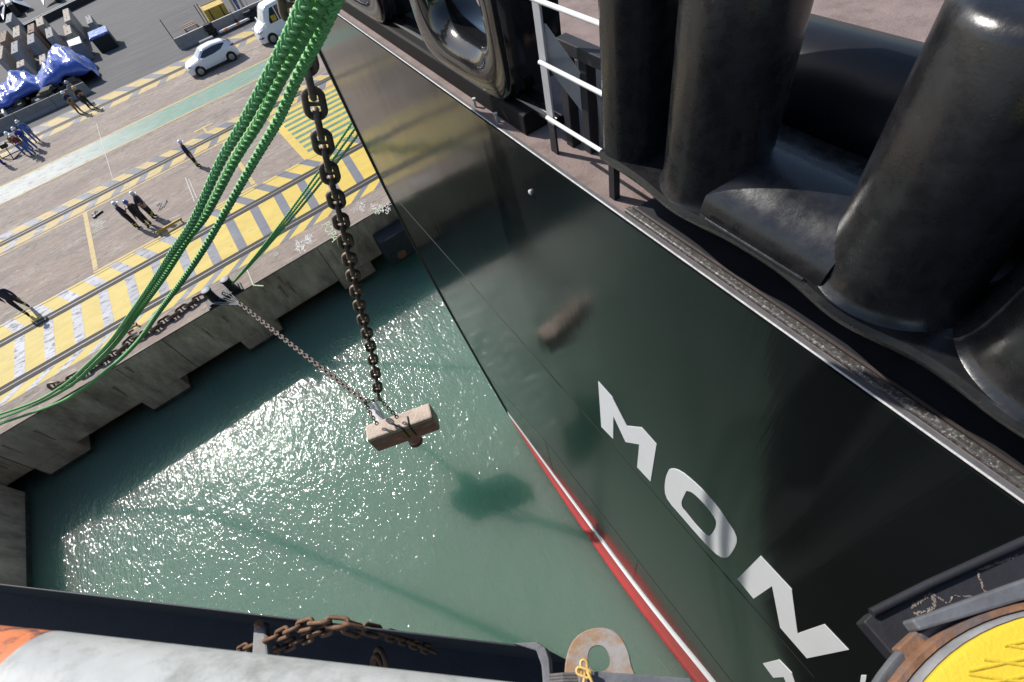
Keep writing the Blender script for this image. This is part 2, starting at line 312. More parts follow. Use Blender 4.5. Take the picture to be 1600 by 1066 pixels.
def spline(pts, n):
    pts = [Vector(p) for p in pts]; out = []
    P = [pts[0] * 2 - pts[1]] + pts + [pts[-1] * 2 - pts[-2]]
    for i in range(1, len(P) - 2):
        for k in range(n):
            t = k / n; a, b, c, d = P[i - 1], P[i], P[i + 1], P[i + 2]
            out.append(0.5 * ((2 * b) + (c - a) * t + (2 * a - 5 * b + 4 * c - d) * t * t + (3 * b - a - 3 * c + d) * t ** 3))
    out.append(pts[-1]); return out
def resample(path, step):
    out = [path[0].copy()]; acc = 0.0
    for a, b in zip(path, path[1:]):
        L = (b - a).length
        while acc + L >= step:
            t = (step - acc) / L; a = a.lerp(b, t); out.append(a.copy()); L = (b - a).length; acc = 0
        acc += L
    return out

# ================================================================ WATER, QUAY, ROADS
WZ = -3.3
YQ = 21.13
mb = MB(); mb.box((0, (YQ + 1.2 - 300) / 2, WZ - 10), (800, 300 + YQ + 1.2, 20)); struct(mb, 'water', mat_water())

# quay apron and its beam face: the sheet everything is painted on, with the front face below
mb = MB(); sheet(-200, 200, YQ, 55.75, 0, mb)
struct(mb, 'quay_apron', M_CON)
mb = MB(); sheet(-400, 400, 55.75, 900, 0.0, mb); struct(mb, 'asphalt_yard', M_ASPH)
# concrete capping beam over the water, thick, underside at -2.35; piles stand in front of the dark recess
mb = MB(); mb.box((0, YQ + 0.6, -1.21), (400, 1.2, 2.30)); qb = mb.ob('quay_wall', M_WALL, bevel=0.05,
    label='long concrete quay wall with stained beam face above the water', cat='quay wall')
mb = MB(); mb.box((0, YQ + 2.2, -4.0), (400, 2.0, 3.2)); mb.ob('back_wall', M_WALL, qb)
XW = -16.28
for i, x in enumerate([-20.0, -14.25, -9.3, -4.25, 1.35, 7.3, 13.3, 19.3]):
    mb = MB(); mb.box((x, YQ + 0.55, -4.1), (1.9, 1.08, 3.5)); mb.ob('pile', M_WALL, qb, bevel=0.06)
    mb = MB(); mb.box((x, YQ + 0.55, WZ + .0), (1.93, 1.11, .42)); mb.ob('tide_band', M_TIDE, qb, bevel=0.02)
# return wall of the dock at the left
mb = MB(); mb.box((XW - 4, YQ - 10.1, -2.6), (8, 20.0, 5.0)); mb.ob('dock_return_wall', M_WALL, bevel=0.06,
    label='grey concrete dock wall at the left end of the basin, square to the quay', cat='dock wall')
mb = MB(); rw = random.Random(9)
for i in range(18):
    x = rw.uniform(-16, 8); z0 = rw.uniform(-.9, -.12); l = rw.uniform(.3, 1.3); w_ = rw.uniform(.02, .09)
    mb.add([(x - w_, YQ - .003, z0), (x + w_, YQ - .003, z0), (x + w_ * .3, YQ - .003, max(-2.3, z0 - l)), (x - w_ * .4, YQ - .003, max(-2.3, z0 - l))], [(3, 2, 1, 0)])
mb.ob('rust_run', M_RUN, qb)
mb = MB()
for x in (-15.2, -7.4, .4, 8.2): mb.box((x, YQ - .001, -1.2), (.03, .01, 2.24))
mb.ob('wall_joint', M_SLOT, qb)
mb = MB(); mb.box((XW - 4 + .004, YQ - 10.1, WZ + .02), (8.02, 20.02, .44)); mb.ob('wet_band', M_TIDE, bpy.data.objects['dock_return_wall'], bevel=.02)

# ---- paint on the apron
Z1, Z2, Z3 = 0.004, 0.008, 0.012
XL, XR = -40, 40
mb = MB(); sheet(XL, XR, 22.85, 29.15, Z1, mb); struct(mb, 'yellow_crane_lane', M_YEL)
mb = MB()
x = -39.75
while x < 36:
    sl = 0.05 + max(0, (x + 4)) * 0.05
    poly(mb, [(x, 24.2), (x + .48, 24.2), (x + .44 + sl, 27.25), (x - .04 + sl, 27.25)], Z2)
    poly(mb, [(x + sl, 27.7), (x + sl + .55, 27.7), (x + sl - .12, 29.14), (x + sl - .68, 29.14)], Z2)
    poly(mb, [(x, 23.6), (x + .5, 23.6), (x - .45, 22.86), (x - .95, 22.86)], Z2)
    x += 1.37
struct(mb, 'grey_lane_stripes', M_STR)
mb = MB(); sheet(XL, XR, 36.72, 39.1, Z1, mb); struct(mb, 'yellow_rail_lane', M_YEL2)
mb = MB(); x = -39.3
while x < 36:
    poly(mb, [(x + .62, 38.15), (x + 1.35, 38.15), (x + .78, 39.09), (x, 39.09)], Z2)
    poly(mb, [(x + .95, 37.6), (x + 1.5, 37.6), (x + 1.05, 36.73), (x + .45, 36.73)], Z2)
    x += 1.63
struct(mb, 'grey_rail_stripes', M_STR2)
mb = MB(); sheet(XL, XR, 52.1, 55.45, Z1, mb); struct(mb, 'yellow_outer_rail_lane', M_YEL2)
mb = MB(); x = -39.2
while x < 36:
    poly(mb, [(x + 1.0, 53.9), (x + 1.9, 53.9), (x + .9, 55.44), (x, 55.44)], Z2)
    poly(mb, [(x + 1.3, 53.1), (x + 2.0, 53.1), (x + 1.5, 52.11), (x + .75, 52.11)], Z2)
    x += 2.42
struct(mb, 'grey_outer_rail_stripes', mat_fade('grey_outer_stripe_paint', (0.2, 0.2, 0.22), (0.15, 0.16, 0.19), -16, -4, wear=0.3))
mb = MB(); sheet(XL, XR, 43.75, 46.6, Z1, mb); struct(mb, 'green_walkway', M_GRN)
mb = MB()
for y0, y1 in ((43.6, 43.77), (46.55, 46.75)): sheet(XL, XR, y0, y1, Z2, mb)
sheet(XL, XR, 36.38, 36.52, Z2, mb)
# the box on the apron
for x0 in (-9.62, -0.42): sheet(x0, x0 + .26, 29.5, 36.38, Z2, mb)
sheet(-9.62, -0.16, 29.2, 29.4, Z2, mb)
sheet(-0.95, -0.78, 36.52, 36.70, Z2, mb); sheet(-.95, -.8, 39.1, 40.2, Z2, mb); sheet(-1.6, -.2, 39.9, 40.1, Z2 + .004, mb)
struct(mb, 'yellow_road_lines', M_YEL2)
mb = MB(); sheet(2.85, 11.5, 29.15, 36.3, Z2, mb); struct(mb, 'yellow_hatched_box', M_YEL)
mb = MB()
for k in range(9): sheet(3.35, 9.6, 29.75 + k * .72, 30.07 + k * .72, Z3, mb)
struct(mb, 'green_hatch_bars', M_GRN2)
mb = MB(); sheet(-40, 40, 28.93, 28.955, Z3, mb)
struct(mb, 'slab_joints', mat('slab_joint', (0.1, 0.085, 0.075), 0.9))
mb = MB()
for x0, y0, x1, y1, wd in ((-3.6, 31, -3.45, 34.3, .05), (-3.4, 31.2, -3.3, 34.0, .04)):
    poly(mb, [(x0, y0), (x0 + wd, y0), (x1 + wd, y1), (x1, y1)], Z3)
sheet(-7.45, -7.41, 39.2, 50.0, Z3, mb)
struct(mb, 'white_scrape_marks', M_CHALK)
mb = MB(); mb.box((-5.25, 29.5, .22), (1.5, .10, .12), rz=.06); mb.box((-5.9, 29.48, .1), (.08, .08, .2)); mb.box((-4.6, 29.52, .1), (.08, .08, .2)); mb.ob('wheel_stop', M_YBOX, bevel=.02, label='low yellow steel bar on the apron in the shadow of the group of three', cat='bar')
mb = MB(); rs_ = random.Random(3)
for i in range(40):
    p = at(151 + rs_.gauss(0, 6), 352 + rs_.gauss(0, 5), 0); r = rs_.uniform(.03, .14); poly(mb, [(p.x + r * 1.7 * math.cos(a) * rs_.uniform(.6, 1), p.y + r * math.sin(a) * rs_.uniform(.6, 1)) for a in [k * .9 for k in range(7)]], .0045 + i * .00004)
struct(mb, 'oil_spots', mat('oil_spots', (.10, .07, .055), .6))
# rails
slot = MB(); rl = MB()
for y, dbl in ((23.88, 0), (27.5, 0), (37.88, 0)):
    sheet(-200, 200, y - .29, y + .29, 0.016, slot)
    rl.box((0, y, 0.012), (400, .075, .02))
for y in (53.32, 53.68):
    sheet(-200, 200, y - .15, y + .15, 0.016, slot); rl.box((0, y, 0.012), (400, .07, .02))
struct(slot, 'rail_slots', M_SLOT); struct(rl, 'crane_rails', M_RAIL)

# writing and scribbles on the coping
def chalk_text(txt, p0, p1, size, m, label):
    cu = bpy.data.curves.new('chalk', 'FONT'); cu.body = txt; cu.size = size; cu.align_x = 'CENTER'; cu.resolution_u = 2
    cu.offset = -0.002
    tmp = bpy.data.objects.new('chalk', cu); COL.objects.link(tmp)
    me = bpy.data.meshes.new_from_object(tmp.evaluated_get(bpy.context.evaluated_depsgraph_get())); bpy.data.objects.remove(tmp)
    me.materials.clear(); me.materials.append(m)
    o = bpy.data.objects.new('chalk_writing', me); COL.objects.link(o)
    a = at(*p0, 0); b = at(*p1, 0); c = (a + b) / 2
    o.location = (c.x, c.y, 0.006); o.rotation_euler = (0, 0, math.atan2((b - a).y, (b - a).x))
    sx = (b - a).length / max(1e-3, max(v.co.x for v in me.vertices) - min(v.co.x for v in me.vertices)); o.scale = (sx, sx * .9, 1)
    return tag(o, label, 'painted writing')
chalk_text('POPA', (502, 352), (519, 379), 0.6, M_CHALKG, 'pale green chalk letters POPA on the quay edge beside the hanging chain')
def scribble(cx, cy, wpx, hpx, n, m, label, seed):
    rnd = random.Random(seed); mb = MB()
    for i in range(n):
        px = cx + rnd.uniform(-wpx, wpx); py = cy + rnd.uniform(-hpx, hpx); a = rnd.uniform(0, 6.28); l = rnd.uniform(1.5, 4)
        p = at(px, py, 0); q = at(px + l * math.cos(a), py + l * math.sin(a), 0); dv = (q - p); pr = Vector((-dv.y, dv.x, 0)).normalized() * .016
        z = 0.005 + i * .00004
        mb.add([(p.x - pr.x, p.y - pr.y, z), (q.x - pr.x, q.y - pr.y, z), (q.x + pr.x, q.y + pr.y, z), (p.x + pr.x, p.y + pr.y, z)], [(0, 1, 2, 3)])
    mb.ob('chalk_scribble', m, label=label, cat='paint marks', group='white marks painted on the quay coping')
scribble(469, 385, 7, 8, 85, M_CHALK, 'dense white scribble block on the coping, nearer the bollard', 1)
scribble(482, 374, 5, 7, 52, M_CHALK, 'white scribble just right of the dense block on the coping', 2)
scribble(562, 324, 9, 6, 34, M_CHALK, 'small white scribble lettering on the coping right of the hanging chain', 3)
scribble(594, 326, 16, 7, 80, M_CHALK, 'broad white smear with a green cross beside the ship stem', 4)
mb = MB()
for a, b in (((386, 421), (396, 446)), ((396, 446), (412, 447)), ((580, 326), (600, 330)), ((586, 334), (598, 320))):
    p = at(*a, 0); q = at(*b, 0); dv = q - p; pr = Vector((-dv.y, dv.x, 0)).normalized() * .03
    z = 0.0115; mb.add([(p.x - pr.x, p.y - pr.y, z), (q.x - pr.x, q.y - pr.y, z), (q.x + pr.x, q.y + pr.y, z), (p.x + pr.x, p.y + pr.y, z)], [(0, 1, 2, 3)])
struct(mb, 'green_chalk_lines', M_CHALKG)

# quay fender by the stem
f = thing('quay_fender', 'dark rubber fender block with rust patch hung on the quay wall by the stem', 'fender', (4.0, YQ, 0))
mb = MB(); mb.box((0, -.56, -1.8), (2.0, 1.06, 1.7)); mb.ob('fender_block', M_FEND, f, bevel=.15, seg=3, smooth=40)
mb = MB(); mb.lathe([(0, 0), (.26, 0), (.24, .03), (0, .03)], (-.25, -1.093, -2.2), 14, ax=(0, -1, 0)); mb.ob('rust_plate', M_RUSTP, f)

# bollard pair on one base
bp_ = thing('double_bollard', 'black double bollard with grey worn tops on the quay edge', 'bollard', tuple(at(352, 463, 0)))
bp_.scale = (.68, .68, .68); BLC = at(352, 463, 0)
mb = MB(); mb.box((0, 0, .05), (2.5, .95, .1)); mb.box((0, 0, .16), (2.2, .75, .12)); mb.ob('base', M_BWALL, bp_, bevel=.03)
for xx in (-.62, .72):
    mb = MB(); mb.lathe([(.34, .1), (.30, .2), (.28, .35), (.28, .95), (.33, 1.02), (.33, 1.10), (.30, 1.13)], (xx, 0, 0), 24); p = mb.ob('post', M_BWALL, bp_, smooth=40)
    mb = MB(); mb.lathe([(.30, 1.131), (.27, 1.15), (0, 1.155)], (xx, 0, 0), 24); mb.ob('cap', mat('worn_grey_cap', (0.33, 0.34, 0.36), .6, var=.25, scale=6), p, smooth=40)
b2 = thing('mooring_bollard', 'dark mooring bollard at the far left quay edge holding the green ropes', 'bollard', (-15.05, 22.0, 0))
mb = MB(); mb.lathe([(.5, 0), (.42, .08), (.30, .2), (.28, .55), (.42, .66), (.42, .74), (.2, .8), (0, .8)], (0, 0, 0), 24); mb.ob('post', M_BWALL, b2, smooth=40)
mb = MB(); mb.box((0, 0, .03), (1.1, 1.0, .06)); mb.ob('base_plate', M_BWALL, b2, bevel=.02)
mb = MB(); mb.lathe([(.16, 0), (.16, .012), (.0, .012)], (*at(432, 398, 0).xy, .0), 20); mb.ob('cover_plate', mat('cover_plate_steel', (.22, .17, .15), .6), label='round brown cover plate set in the quay coping', cat='cover plate')

# ================================================================ CHAINS
def chain_mesh(path, width, mb, stud=True, length=None, seg=18, tn=7, face=None, twist=0.0, sag=None):
    r = width * .155; L = length or width * 1.62; inner = L - 4 * r * .96
    pts = resample(path, inner)
    for i in range(len(pts) - 1):
        c = (pts[i] + pts[i + 1]) / 2; t = (pts[i + 1] - pts[i]).normalized()
        v = (face if face is not None else (c - Vector((0, 0, CAMZ)))).normalized()
        a = t.cross(v).normalized(); b = a.cross(t).normalized()
        ang = (math.pi / 2 if i % 2 else 0) + twist; u = a * math.cos(ang) + b * math.sin(ang)
        hw = width / 2 - r; hl = L / 2 - r - hw; cen = []
        for k in range(seg):
            th = 2 * math.pi * k / seg; cen.append(c + u * (hw * math.cos(th)) + t * (hw * math.sin(th) + (hl if math.sin(th) >= 0 else -hl)))
        nrm = u.cross(t); rings = []
        for k in range(seg):
            d = (cen[(k + 1) % seg] - cen[k - 1]).normalized(); o1 = d.cross(nrm)
            rings.append([cen[k] + (o1 * math.cos(q) + nrm * math.sin(q)) * r for q in [2 * math.pi * j / tn for j in range(tn)]])
        rings.append(rings[0]); mb.loft(rings, caps=False)
        if stud: mb.tube([c - u * hw, c - u * hw * .4, c + u * hw * .4, c + u * hw], [r * .95, r * .6, r * .6, r * .95], 7, caps=False)
    return mb
CH = [(445, -75, 4.9), (452, -20, 5.2), (466, 50, 5.7), (485, 132, 6.35), (499, 199, 6.95), (511, 254, 7.6), (523, 303, 8.3), (532, 343, 9.0), (540, 378, 9.7), (553, 435, 11.0), (562, 478, 12.1), (572, 515, 13.1), (580, 548, 14.0), (587, 585, 14.9), (592, 622, 15.7)]
cpath = spline([dep(*p) for p in CH], 10)
top = cpath[0]; cpath = [top + (top - cpath[1]).normalized() * 1.2 + Vector((0, 0, .5))] + cpath
mb = MB(); chain_mesh(cpath, .33, mb)
mb.ob('mooring_chain', M_CHAIN, smooth=True, label='heavy black stud link chain hanging from the upper left down to the concrete sinker', cat='chain')
JOINT = cpath[-1]

# sinker: T-shaped concrete weight hanging over the water
BZ = -0.35
A = at(570, 665, BZ + .25); B = at(670.5, 629, BZ + .25); C_ = at(676, 649, BZ + .25)
ex = (B - A); ex.z = 0; Ls = ex.length; ex.normalize(); ey = Vector((-ex.y, ex.x, 0))
wd = 0.62; hgt = .95
cen = (A + B) / 2 - ey * wd / 2; cen.z = 0
sk = thing('concrete_sinker', 'pale concrete sinker block with red stained side hanging from two chains over the water', 'weight', (cen.x, cen.y, BZ - .65), math.atan2(ex.y, ex.x))
mb = MB(); mb.box((0, 0, .43), (Ls, wd, .95)); mb.ob('block', [M_SINK], sk, bevel=.06, seg=2)
mb = MB()
for yy, sg in ((-wd / 2 - .004, -1),):
    mb.box((0, yy - .002, .36), (Ls - .1, .012, .76))
mb.ob('stained_face', M_SINKR, sk, bevel=.004)
mb = MB(); mb.box((.1, -wd / 2 - .012, .42), (.30, .010, .24)); mb.ob('yellow_mark', mat('yellow_mark_paint', (.45, .3, .06), .8, var=.4, scale=6), sk)
mb = MB(); mb.tube([(0.05, 0, -.1), (0.05, -0.02, -.75)], [.24, .22], 14); mb.ob('lower_stub', M_SINKR, sk, smooth=50)
mb = MB(); mb.lathe([(.24, 0), (.27, .03), (.27, .09), (.24, .1)], (.05, -.02, -.78), 16); mb.ob('stub_ring', M_CHAIN, sk, smooth=50)
mb = MB(); mb.tube([(-.75, .42, .45), (-.95, 1.25, .55)], [.2, .19], 14); mb.ob('side_stub', M_STEELW, sk, smooth=50)
for (xa, ya, xb, yb) in ((-.25, .0, .1, -.3), (.35, .05, .35, -.36)):
    mb = MB(); mb.tube([(xa, ya, .92), (xb, -wd / 2 - .02, .94), (xb, -wd / 2 - .03, .2)], .025, 6); mb.ob('lashing', M_BSHEET, sk)
top = Vector((cen.x, cen.y, BZ + .3))
# joint links: from the chain end to the block
mb = MB(); e1 = at(606, 655, BZ + .35); e2 = at(623, 655, BZ + .35)
chain_mesh([JOINT, JOINT.lerp(e2, .5), e2], .13, mb, stud=False, seg=12, tn=6); mb.ob('short_chain', M_CHAIN, smooth=True, label='short dark chain from the end of the heavy chain to the block top', cat='chain')
mb = MB(); K = dep(570, 627, 15.75); chain_mesh([K, K.lerp(at(586, 662, BZ + .4), .5), at(590, 664, BZ + .4)], .13, mb, stud=False, seg=12, tn=6); mb.ob('short_chain', M_CHAIN, smooth=True, label='short dark chain from the end of the bollard chain to the left of the block', cat='chain')
mb = MB(); chain_mesh([K, K.lerp(JOINT, .5) - Vector((0, 0, .08)), JOINT], .14, mb, stud=False, seg=12, tn=6); mb.ob('link_chain', M_CHAINC, smooth=True, label='pale rusty short chain bridging the heavy chain and the bollard chain', cat='chain')
# chain from bollard to the joint
P0 = BLC + Vector((.05, -.15, .3)); pts = []
P1 = BLC + Vector((.25, -.55, .06)); P1.y = YQ - .08
for k in range(13):
    t = k / 12; p = P1.lerp(K, t); p.z -= 0.28 * 4 * t * (1 - t); pts.append(p)
mb = MB(); chain_mesh([P0] + pts, .20, mb, stud=True, seg=12, tn=6); mb.ob('bollard_chain', M_CHAINC, smooth=True, label='lighter rust pink chain running from the double bollard to the sinker', cat='chain')
mb = MB()
for d0, d1 in ((tuple(BLC + Vector((-.6, -.2, .15))), 4), (tuple(BLC + Vector((-.15, -.25, .2))), 4), (tuple(BLC + Vector((.1, 0, .35))), 5)):
    e = pts[1]; a = Vector(d0); mb.tube([a, a.lerp(e, .5) - Vector((0, 0, .03)), e], .022, 6)
    mb.tube([a + Vector((.12, 0, 0)), a.lerp(e, .5) + Vector((.1, 0, -.02)), e], .018, 6)
mb.ob('wire_lashing', mat('galvanised_wire', (.32, .33, .34), .45, metal=.5), label='grey wire lashings tying the chain to the double bollard', cat='lashing')
# chain lying along the coping
q = [(318, 463), (300, 472), (280, 487), (255, 503), (232, 519), (208, 528), (188, 548), (165, 560), (142, 575), (118, 588), (95, 600), (68, 606)]
base = [at(px, py, .12) for px, py in q]
mb = MB(); chain_mesh(spline(base, 8), .42, mb, seg=14, tn=6, face=Vector((0.2, 0.5, -1)), twist=.6)
mb.ob('quay_chain', M_CHAIN, smooth=True, label='long black stud chain lying along the quay coping left of the double bollard', cat='chain')
mb = MB(); c0 = at(205, 512, .12)
mb.tube([c0 + Vector((.26 * math.cos(a), .26 * math.sin(a), .02 * math.sin(3 * a))) for a in [k * .5 for k in range(11)]], .05, 8); mb.ob('shackle', mat('red_shackle_paint', (.35, .03, .03), .5), smooth=True, label='red painted shackle lying on the chain by the green ropes', cat='shackle')

# ================================================================ ROPES
def braid(path, R, name, label, strands=2, pitch=None, seg=8, group=None, step=None, ph=0.0):
    pitch = pitch or R * 5.6; step = step or R * .3
    P = resample(path, step); fr = []; u = Vector((0, 0, 1))
    for i in range(len(P)):
        t = (P[min(i + 1, len(P) - 1)] - P[max(i - 1, 0)]).normalized(); u = (u - t * u.dot(t)).normalized(); fr.append((t, u.copy(), t.cross(u)))
    mb = MB(); tw = 2 * math.pi / pitch
    for sgn in (1, -1):
        for j in range(strands):
            for tw_in in (-1, 1):
                rings = []
                for i in range(len(P)):
                    s = i * step; th = sgn * tw * s + 2 * math.pi * j / strands + ph
                    wv = sgn * math.cos(strands * tw * s); th += tw_in * .62
                    rad = R * (.66 + .22 * wv)
                    t, a, b = fr[i]; o = a * math.cos(th) + b * math.sin(th); tg = (a * -math.sin(th) + b * math.cos(th))
                    d = (t + tg * sgn * tw * rad).normalized(); side = d.cross(o)
                    c = P[i] + o * rad
                    rings.append([c + o * (R * .30 * math.cos(q)) + side * (R * .31 * math.sin(q)) for q in [2 * math.pi * k / seg for k in range(seg)]])
                mb.loft(rings)
    mb.tube(P[::4] + [P[-1]], R * .6, 8)
    return mb.ob(name, M_ROPE, smooth=True, label=label, cat='rope', group=group)
BOL = Vector((-15.05, 22.0, .42))
g = 'green mooring ropes running down from the upper left'
def rpath(pts, end):
    q = [dep(*p) for p in pts]; t = (q[0] - q[1]).normalized()
    return spline([q[0] + t * 4.5, q[0] + t * 2.2] + q + [end], 14)
Rr = .042
r1 = [(500, -60, 2.5), (478, 0, 2.75), (450, 60, 3.2), (416, 125, 3.7), (382, 189, 4.3), (345, 252, 5.0), (302, 345, 6.1), (272, 390, 6.9), (240, 440, 8.0), (205, 490, 9.5), (172, 535, 11.4), (140, 567, 13.3), (98, 603, 15.8), (45, 632, 18.3)]
r2 = [(535, -60, 2.5), (503, 0, 2.8), (471, 60, 3.25), (437, 125, 3.8), (405, 189, 4.4), (366, 252, 5.1), (322, 335, 6.1), (292, 375, 6.8), (256, 432, 7.9), (218, 485, 9.4), (182, 535, 11.4), (150, 567, 13.3), (108, 604, 15.8), (50, 635, 18.3)]
r3 = [(556, -60, 2.5), (525, 0, 2.8), (497, 60, 3.3), (463, 125, 3.85), (434, 189, 4.45), (397, 252, 5.2), (350, 335, 6.3), (318, 390, 7.1), (284, 440, 8.1), (250, 485, 9.4), (214, 535, 11.3), (172, 575, 13.3), (124, 611, 15.8), (75, 636, 18.3)]
braid(rpath(r1, BOL + Vector((-.3, .25, .05))), Rr, 'green_mooring_rope', 'left of the three bright green braided ropes, the most sunlit one', group=g)
braid(rpath(r2, BOL + Vector((-.3, -.05, 0))), Rr, 'green_mooring_rope', 'middle of the three bright green braided ropes, between the other two', group=g, ph=.4)
braid(rpath(r3, BOL + Vector((-.2, -.32, -.05))), Rr, 'green_mooring_rope', 'right of the three bright green braided ropes, hanging apart lower down', group=g, ph=1.1)
g = 'thin green mooring ropes from the double bollard up to the ship'
e = BLC + Vector((.48, 0, .3))
for k, (px, py, dd, ex_) in enumerate(((640, 50, 15.0, -.09), (648, 62, 15.0, .0), (660, 70, 15.0, .10))):
    b_ = dep(px, py, dd); a_ = e + Vector((ex_, 0, .03 * k)); pp = []
    for i in range(25):
        t = i / 24; p = a_.lerp(b_, t); p.z -= .55 * 4 * t * (1 - t) * .5; pp.append(p)
    braid(pp, .045, 'thin_green_rope', ['left one of the thin green ropes leading up from the double bollard', 'middle one of the thin green ropes leading up from the double bollard', 'right one of the thin green ropes leading up from the double bollard, nearest the stem'][k], strands=2, seg=5, step=.03, group=g)

# ================================================================ THE BLACK SHIP
ship = thing('black_ship', 'black hulled ship with white lettering and red boot topping on the right', 'ship')
DK = CAMZ - 2.675
STEM = [(13.1, DK - .02), (12.96, 9.71), (13.0, 8.0), (12.95, 6.1), (12.5, 3.8), (11.71, 1.63), (10.5, -.8), (9.25, -2.8)]
LO = [(9.25, -2.9), (6.5, -2.93), (4.5, -2.9), (2.1, -2.82), (.4, -2.4), (-1.1, -1.75), (-3.5, -1.1), (-9, -.8), (-40, -.8)]
outl = STEM + LO + [(-40, DK - .02)]
# hull skin: the flat side, the end face, the far side
mb = MB()
mb.prism([SN(s, HULL, z) for s, z in outl], NV * .02)
hull = mb.ob('hull_side', M_HULL, ship)
mb = MB()
def stem_tab(z):
    for (s0, z0), (s1, z1) in zip(STEM, STEM[1:]):
        if z1 <= z <= z0: return s0 + (s1 - s0) * (z - z0) / (z1 - z0)
    return STEM[-1][0] if z < STEM[-1][1] else STEM[0][0]
rings = []
for s, z in STEM: rings.append([SN(s - .02, HULL + .02, z), SN(s - .1, HULL + 3, z), SN(s - .6, HULL + 9, z), SN(s - 1.5, HULL + 16, z)])
mb.loft(rings, closed=False); mb.ob('hull_end', M_HULL, ship)
mb = MB(); mb.tube([SN(s + .0, HULL + .03, z) for s, z in STEM], .075, 10); mb.ob('stem_bar', mat('stem_bar_rubber', (.012, .012, .012), .45, var=.3, scale=4), ship, smooth=True)
# red boot topping, swelling outward towards the water, with its white line
lo2 = LO[:-1]; wn = [(9.25, 2.0), (6.5, 1.85), (4.5, 1.76), (2.1, 1.70), (.4, 1.72), (-1.1, 1.76), (-3.5, 1.82), (-9, 1.9)]
def smooth_pairs(a, n=8): return [(p.x, p.y) for p in spline([Vector((x, y, 0)) for x, y in a], n)]
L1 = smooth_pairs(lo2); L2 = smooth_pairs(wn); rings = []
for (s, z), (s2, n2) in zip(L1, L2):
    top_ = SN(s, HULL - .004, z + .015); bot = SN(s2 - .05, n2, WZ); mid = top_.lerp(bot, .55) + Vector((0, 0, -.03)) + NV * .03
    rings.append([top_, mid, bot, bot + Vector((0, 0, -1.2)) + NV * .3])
mb = MB(); mb.loft([[r[0], r[0].lerp(r[1], .22), r[0].lerp(r[1], .42)] for r in rings], closed=False); mb.ob('white_stripe', M_WHITE, ship, smooth=True)
mb = MB(); mb.loft([[r[0].lerp(r[1], .42), r[0].lerp(r[1], .7), r[1], r[1].lerp(r[2], .40)] for r in rings], closed=False); mb.ob('shade_tinted_boot_band', mat('boot_top_shade_red', (0.36, 0.06, 0.058), 0.5, var=.1, scale=1.5), ship, smooth=True)  # duller red puts shade and water reflection into the upper band's colour
mb = MB(); mb.loft([[r[1].lerp(r[2], .40), r[2], r[3]] for r in rings], closed=False); mb.ob('boot_topping', M_RED, ship, smooth=True)
mb = MB(); rings = []
for s, z in L1: rings.append([SN(s, HULL - .006, z + .30), SN(s, HULL - .012, z + .30), SN(s, HULL - .012, z - .0), SN(s, HULL - .006, z - .0)])
mb.loft(rings); mb.ob('white_waterline', M_WHITE, ship)
# weld seams
mb = MB()
for pts_ in (((610, 300), (838, 560), (1055, 809), (1272, 1058)), ((760, 585), (861, 700), (1000, 880), (1144, 1066)), ((852, 690), (866, 742)), ((996, 878), (985, 930))):
    c = [onh(*p) for p in pts_]; c = [(s, z) for s, z in c]
    mb.tube([SN(s, HULL - .001, z) for s, z in c], .006, 5)
mb.ob('weld_seam', M_BSHEET, ship)
# lettering
def T4(x, y): return (750 + x * .47468, 560 + y * .47468)
def T3(x, y): return (1100 + x * .36206, 680 + y * .36206)
def letter(name, pts_, hole=None, tf=T4):
    sz = [onh(*tf(*p)) for p in pts_]
    if hole:
        h = [onh(*tf(*p)) for p in hole]; n = 48
        def rs(L):
            c = (sum(a for a, b in L) / len(L), sum(b for a, b in L) / len(L)); P = [Vector((a, b, 0)) for a, b in L]; P.append(P[0])
            out = []
            for k in range(n):
                th = 2 * math.pi * k / n; d = Vector((math.cos(th), math.sin(th), 0)); best = 0
                for a, b in zip(P, P[1:]):
                    a0 = a - Vector((*cc, 0)); b0 = b - Vector((*cc, 0)); e_ = b0 - a0; den = d.x * e_.y - d.y * e_.x
                    if abs(den) < 1e-9: continue
                    t = (a0.x * e_.y - a0.y * e_.x) / den; q = (a0.x * d.y - a0.y * d.x) / den
                    if t > 0 and -1e-6 <= q <= 1 + 1e-6: best = max(best, t)
                out.append((cc[0] + d.x * best, cc[1] + d.y * best))
            return out
        cc = (sum(a for a, b in h) / len(h), sum(b for a, b in h) / len(h))
        def sm(L): return [(p.x, p.y) for p in spline([Vector((a, b, 0)) for a, b in L + [L[0]]], 5)][:-1]
        o_ = rs(sm(sz)); i_ = rs(sm(h)); rings = []
        for k in list(range(n)) + [0]:
            rings.append([SN(o_[k][0], HULL - .006, o_[k][1]), SN(o_[k][0], HULL - .001, o_[k][1]), SN(i_[k][0], HULL - .001, i_[k][1]), SN(i_[k][0], HULL - .006, i_[k][1])])
        mb = MB(); mb.loft(rings, caps=False)
    else:
        mb = MB(); mb.prism([SN(s, HULL - .006, z) for s, z in sz], NV * .005)
    return mb.ob('letter', M_WHITE, ship, label=name)
letter('white letter M', [(390, 75), (437, 128), (485, 222), (533, 227), (582, 282), (562, 405), (518, 358), (525, 283), (480, 275), (440, 190), (439, 265), (400, 225)])
letter('white letter O', [(625, 362), (650, 365), (690, 392), (760, 460), (830, 555), (847, 600), (826, 643), (808, 656), (780, 645), (730, 595), (660, 515), (618, 465), (609, 430), (613, 390)],
       [(680, 435), (702, 443), (740, 480), (774, 525), (778, 548), (770, 568), (752, 585), (725, 562), (690, 520), (664, 480)])
letter('white letter N', [(245, 520), (380, 665), (405, 855), (520, 815), (625, 925), (445, 962), (330, 830), (295, 650), (215, 705), (145, 620)], tf=T3)
letter('white stroke of the next letter', [(255, 985), (325, 968), (380, 1025), (400, 1085), (400, 1180), (360, 1180), (360, 1080), (345, 1043), (300, 1046)], tf=T3)
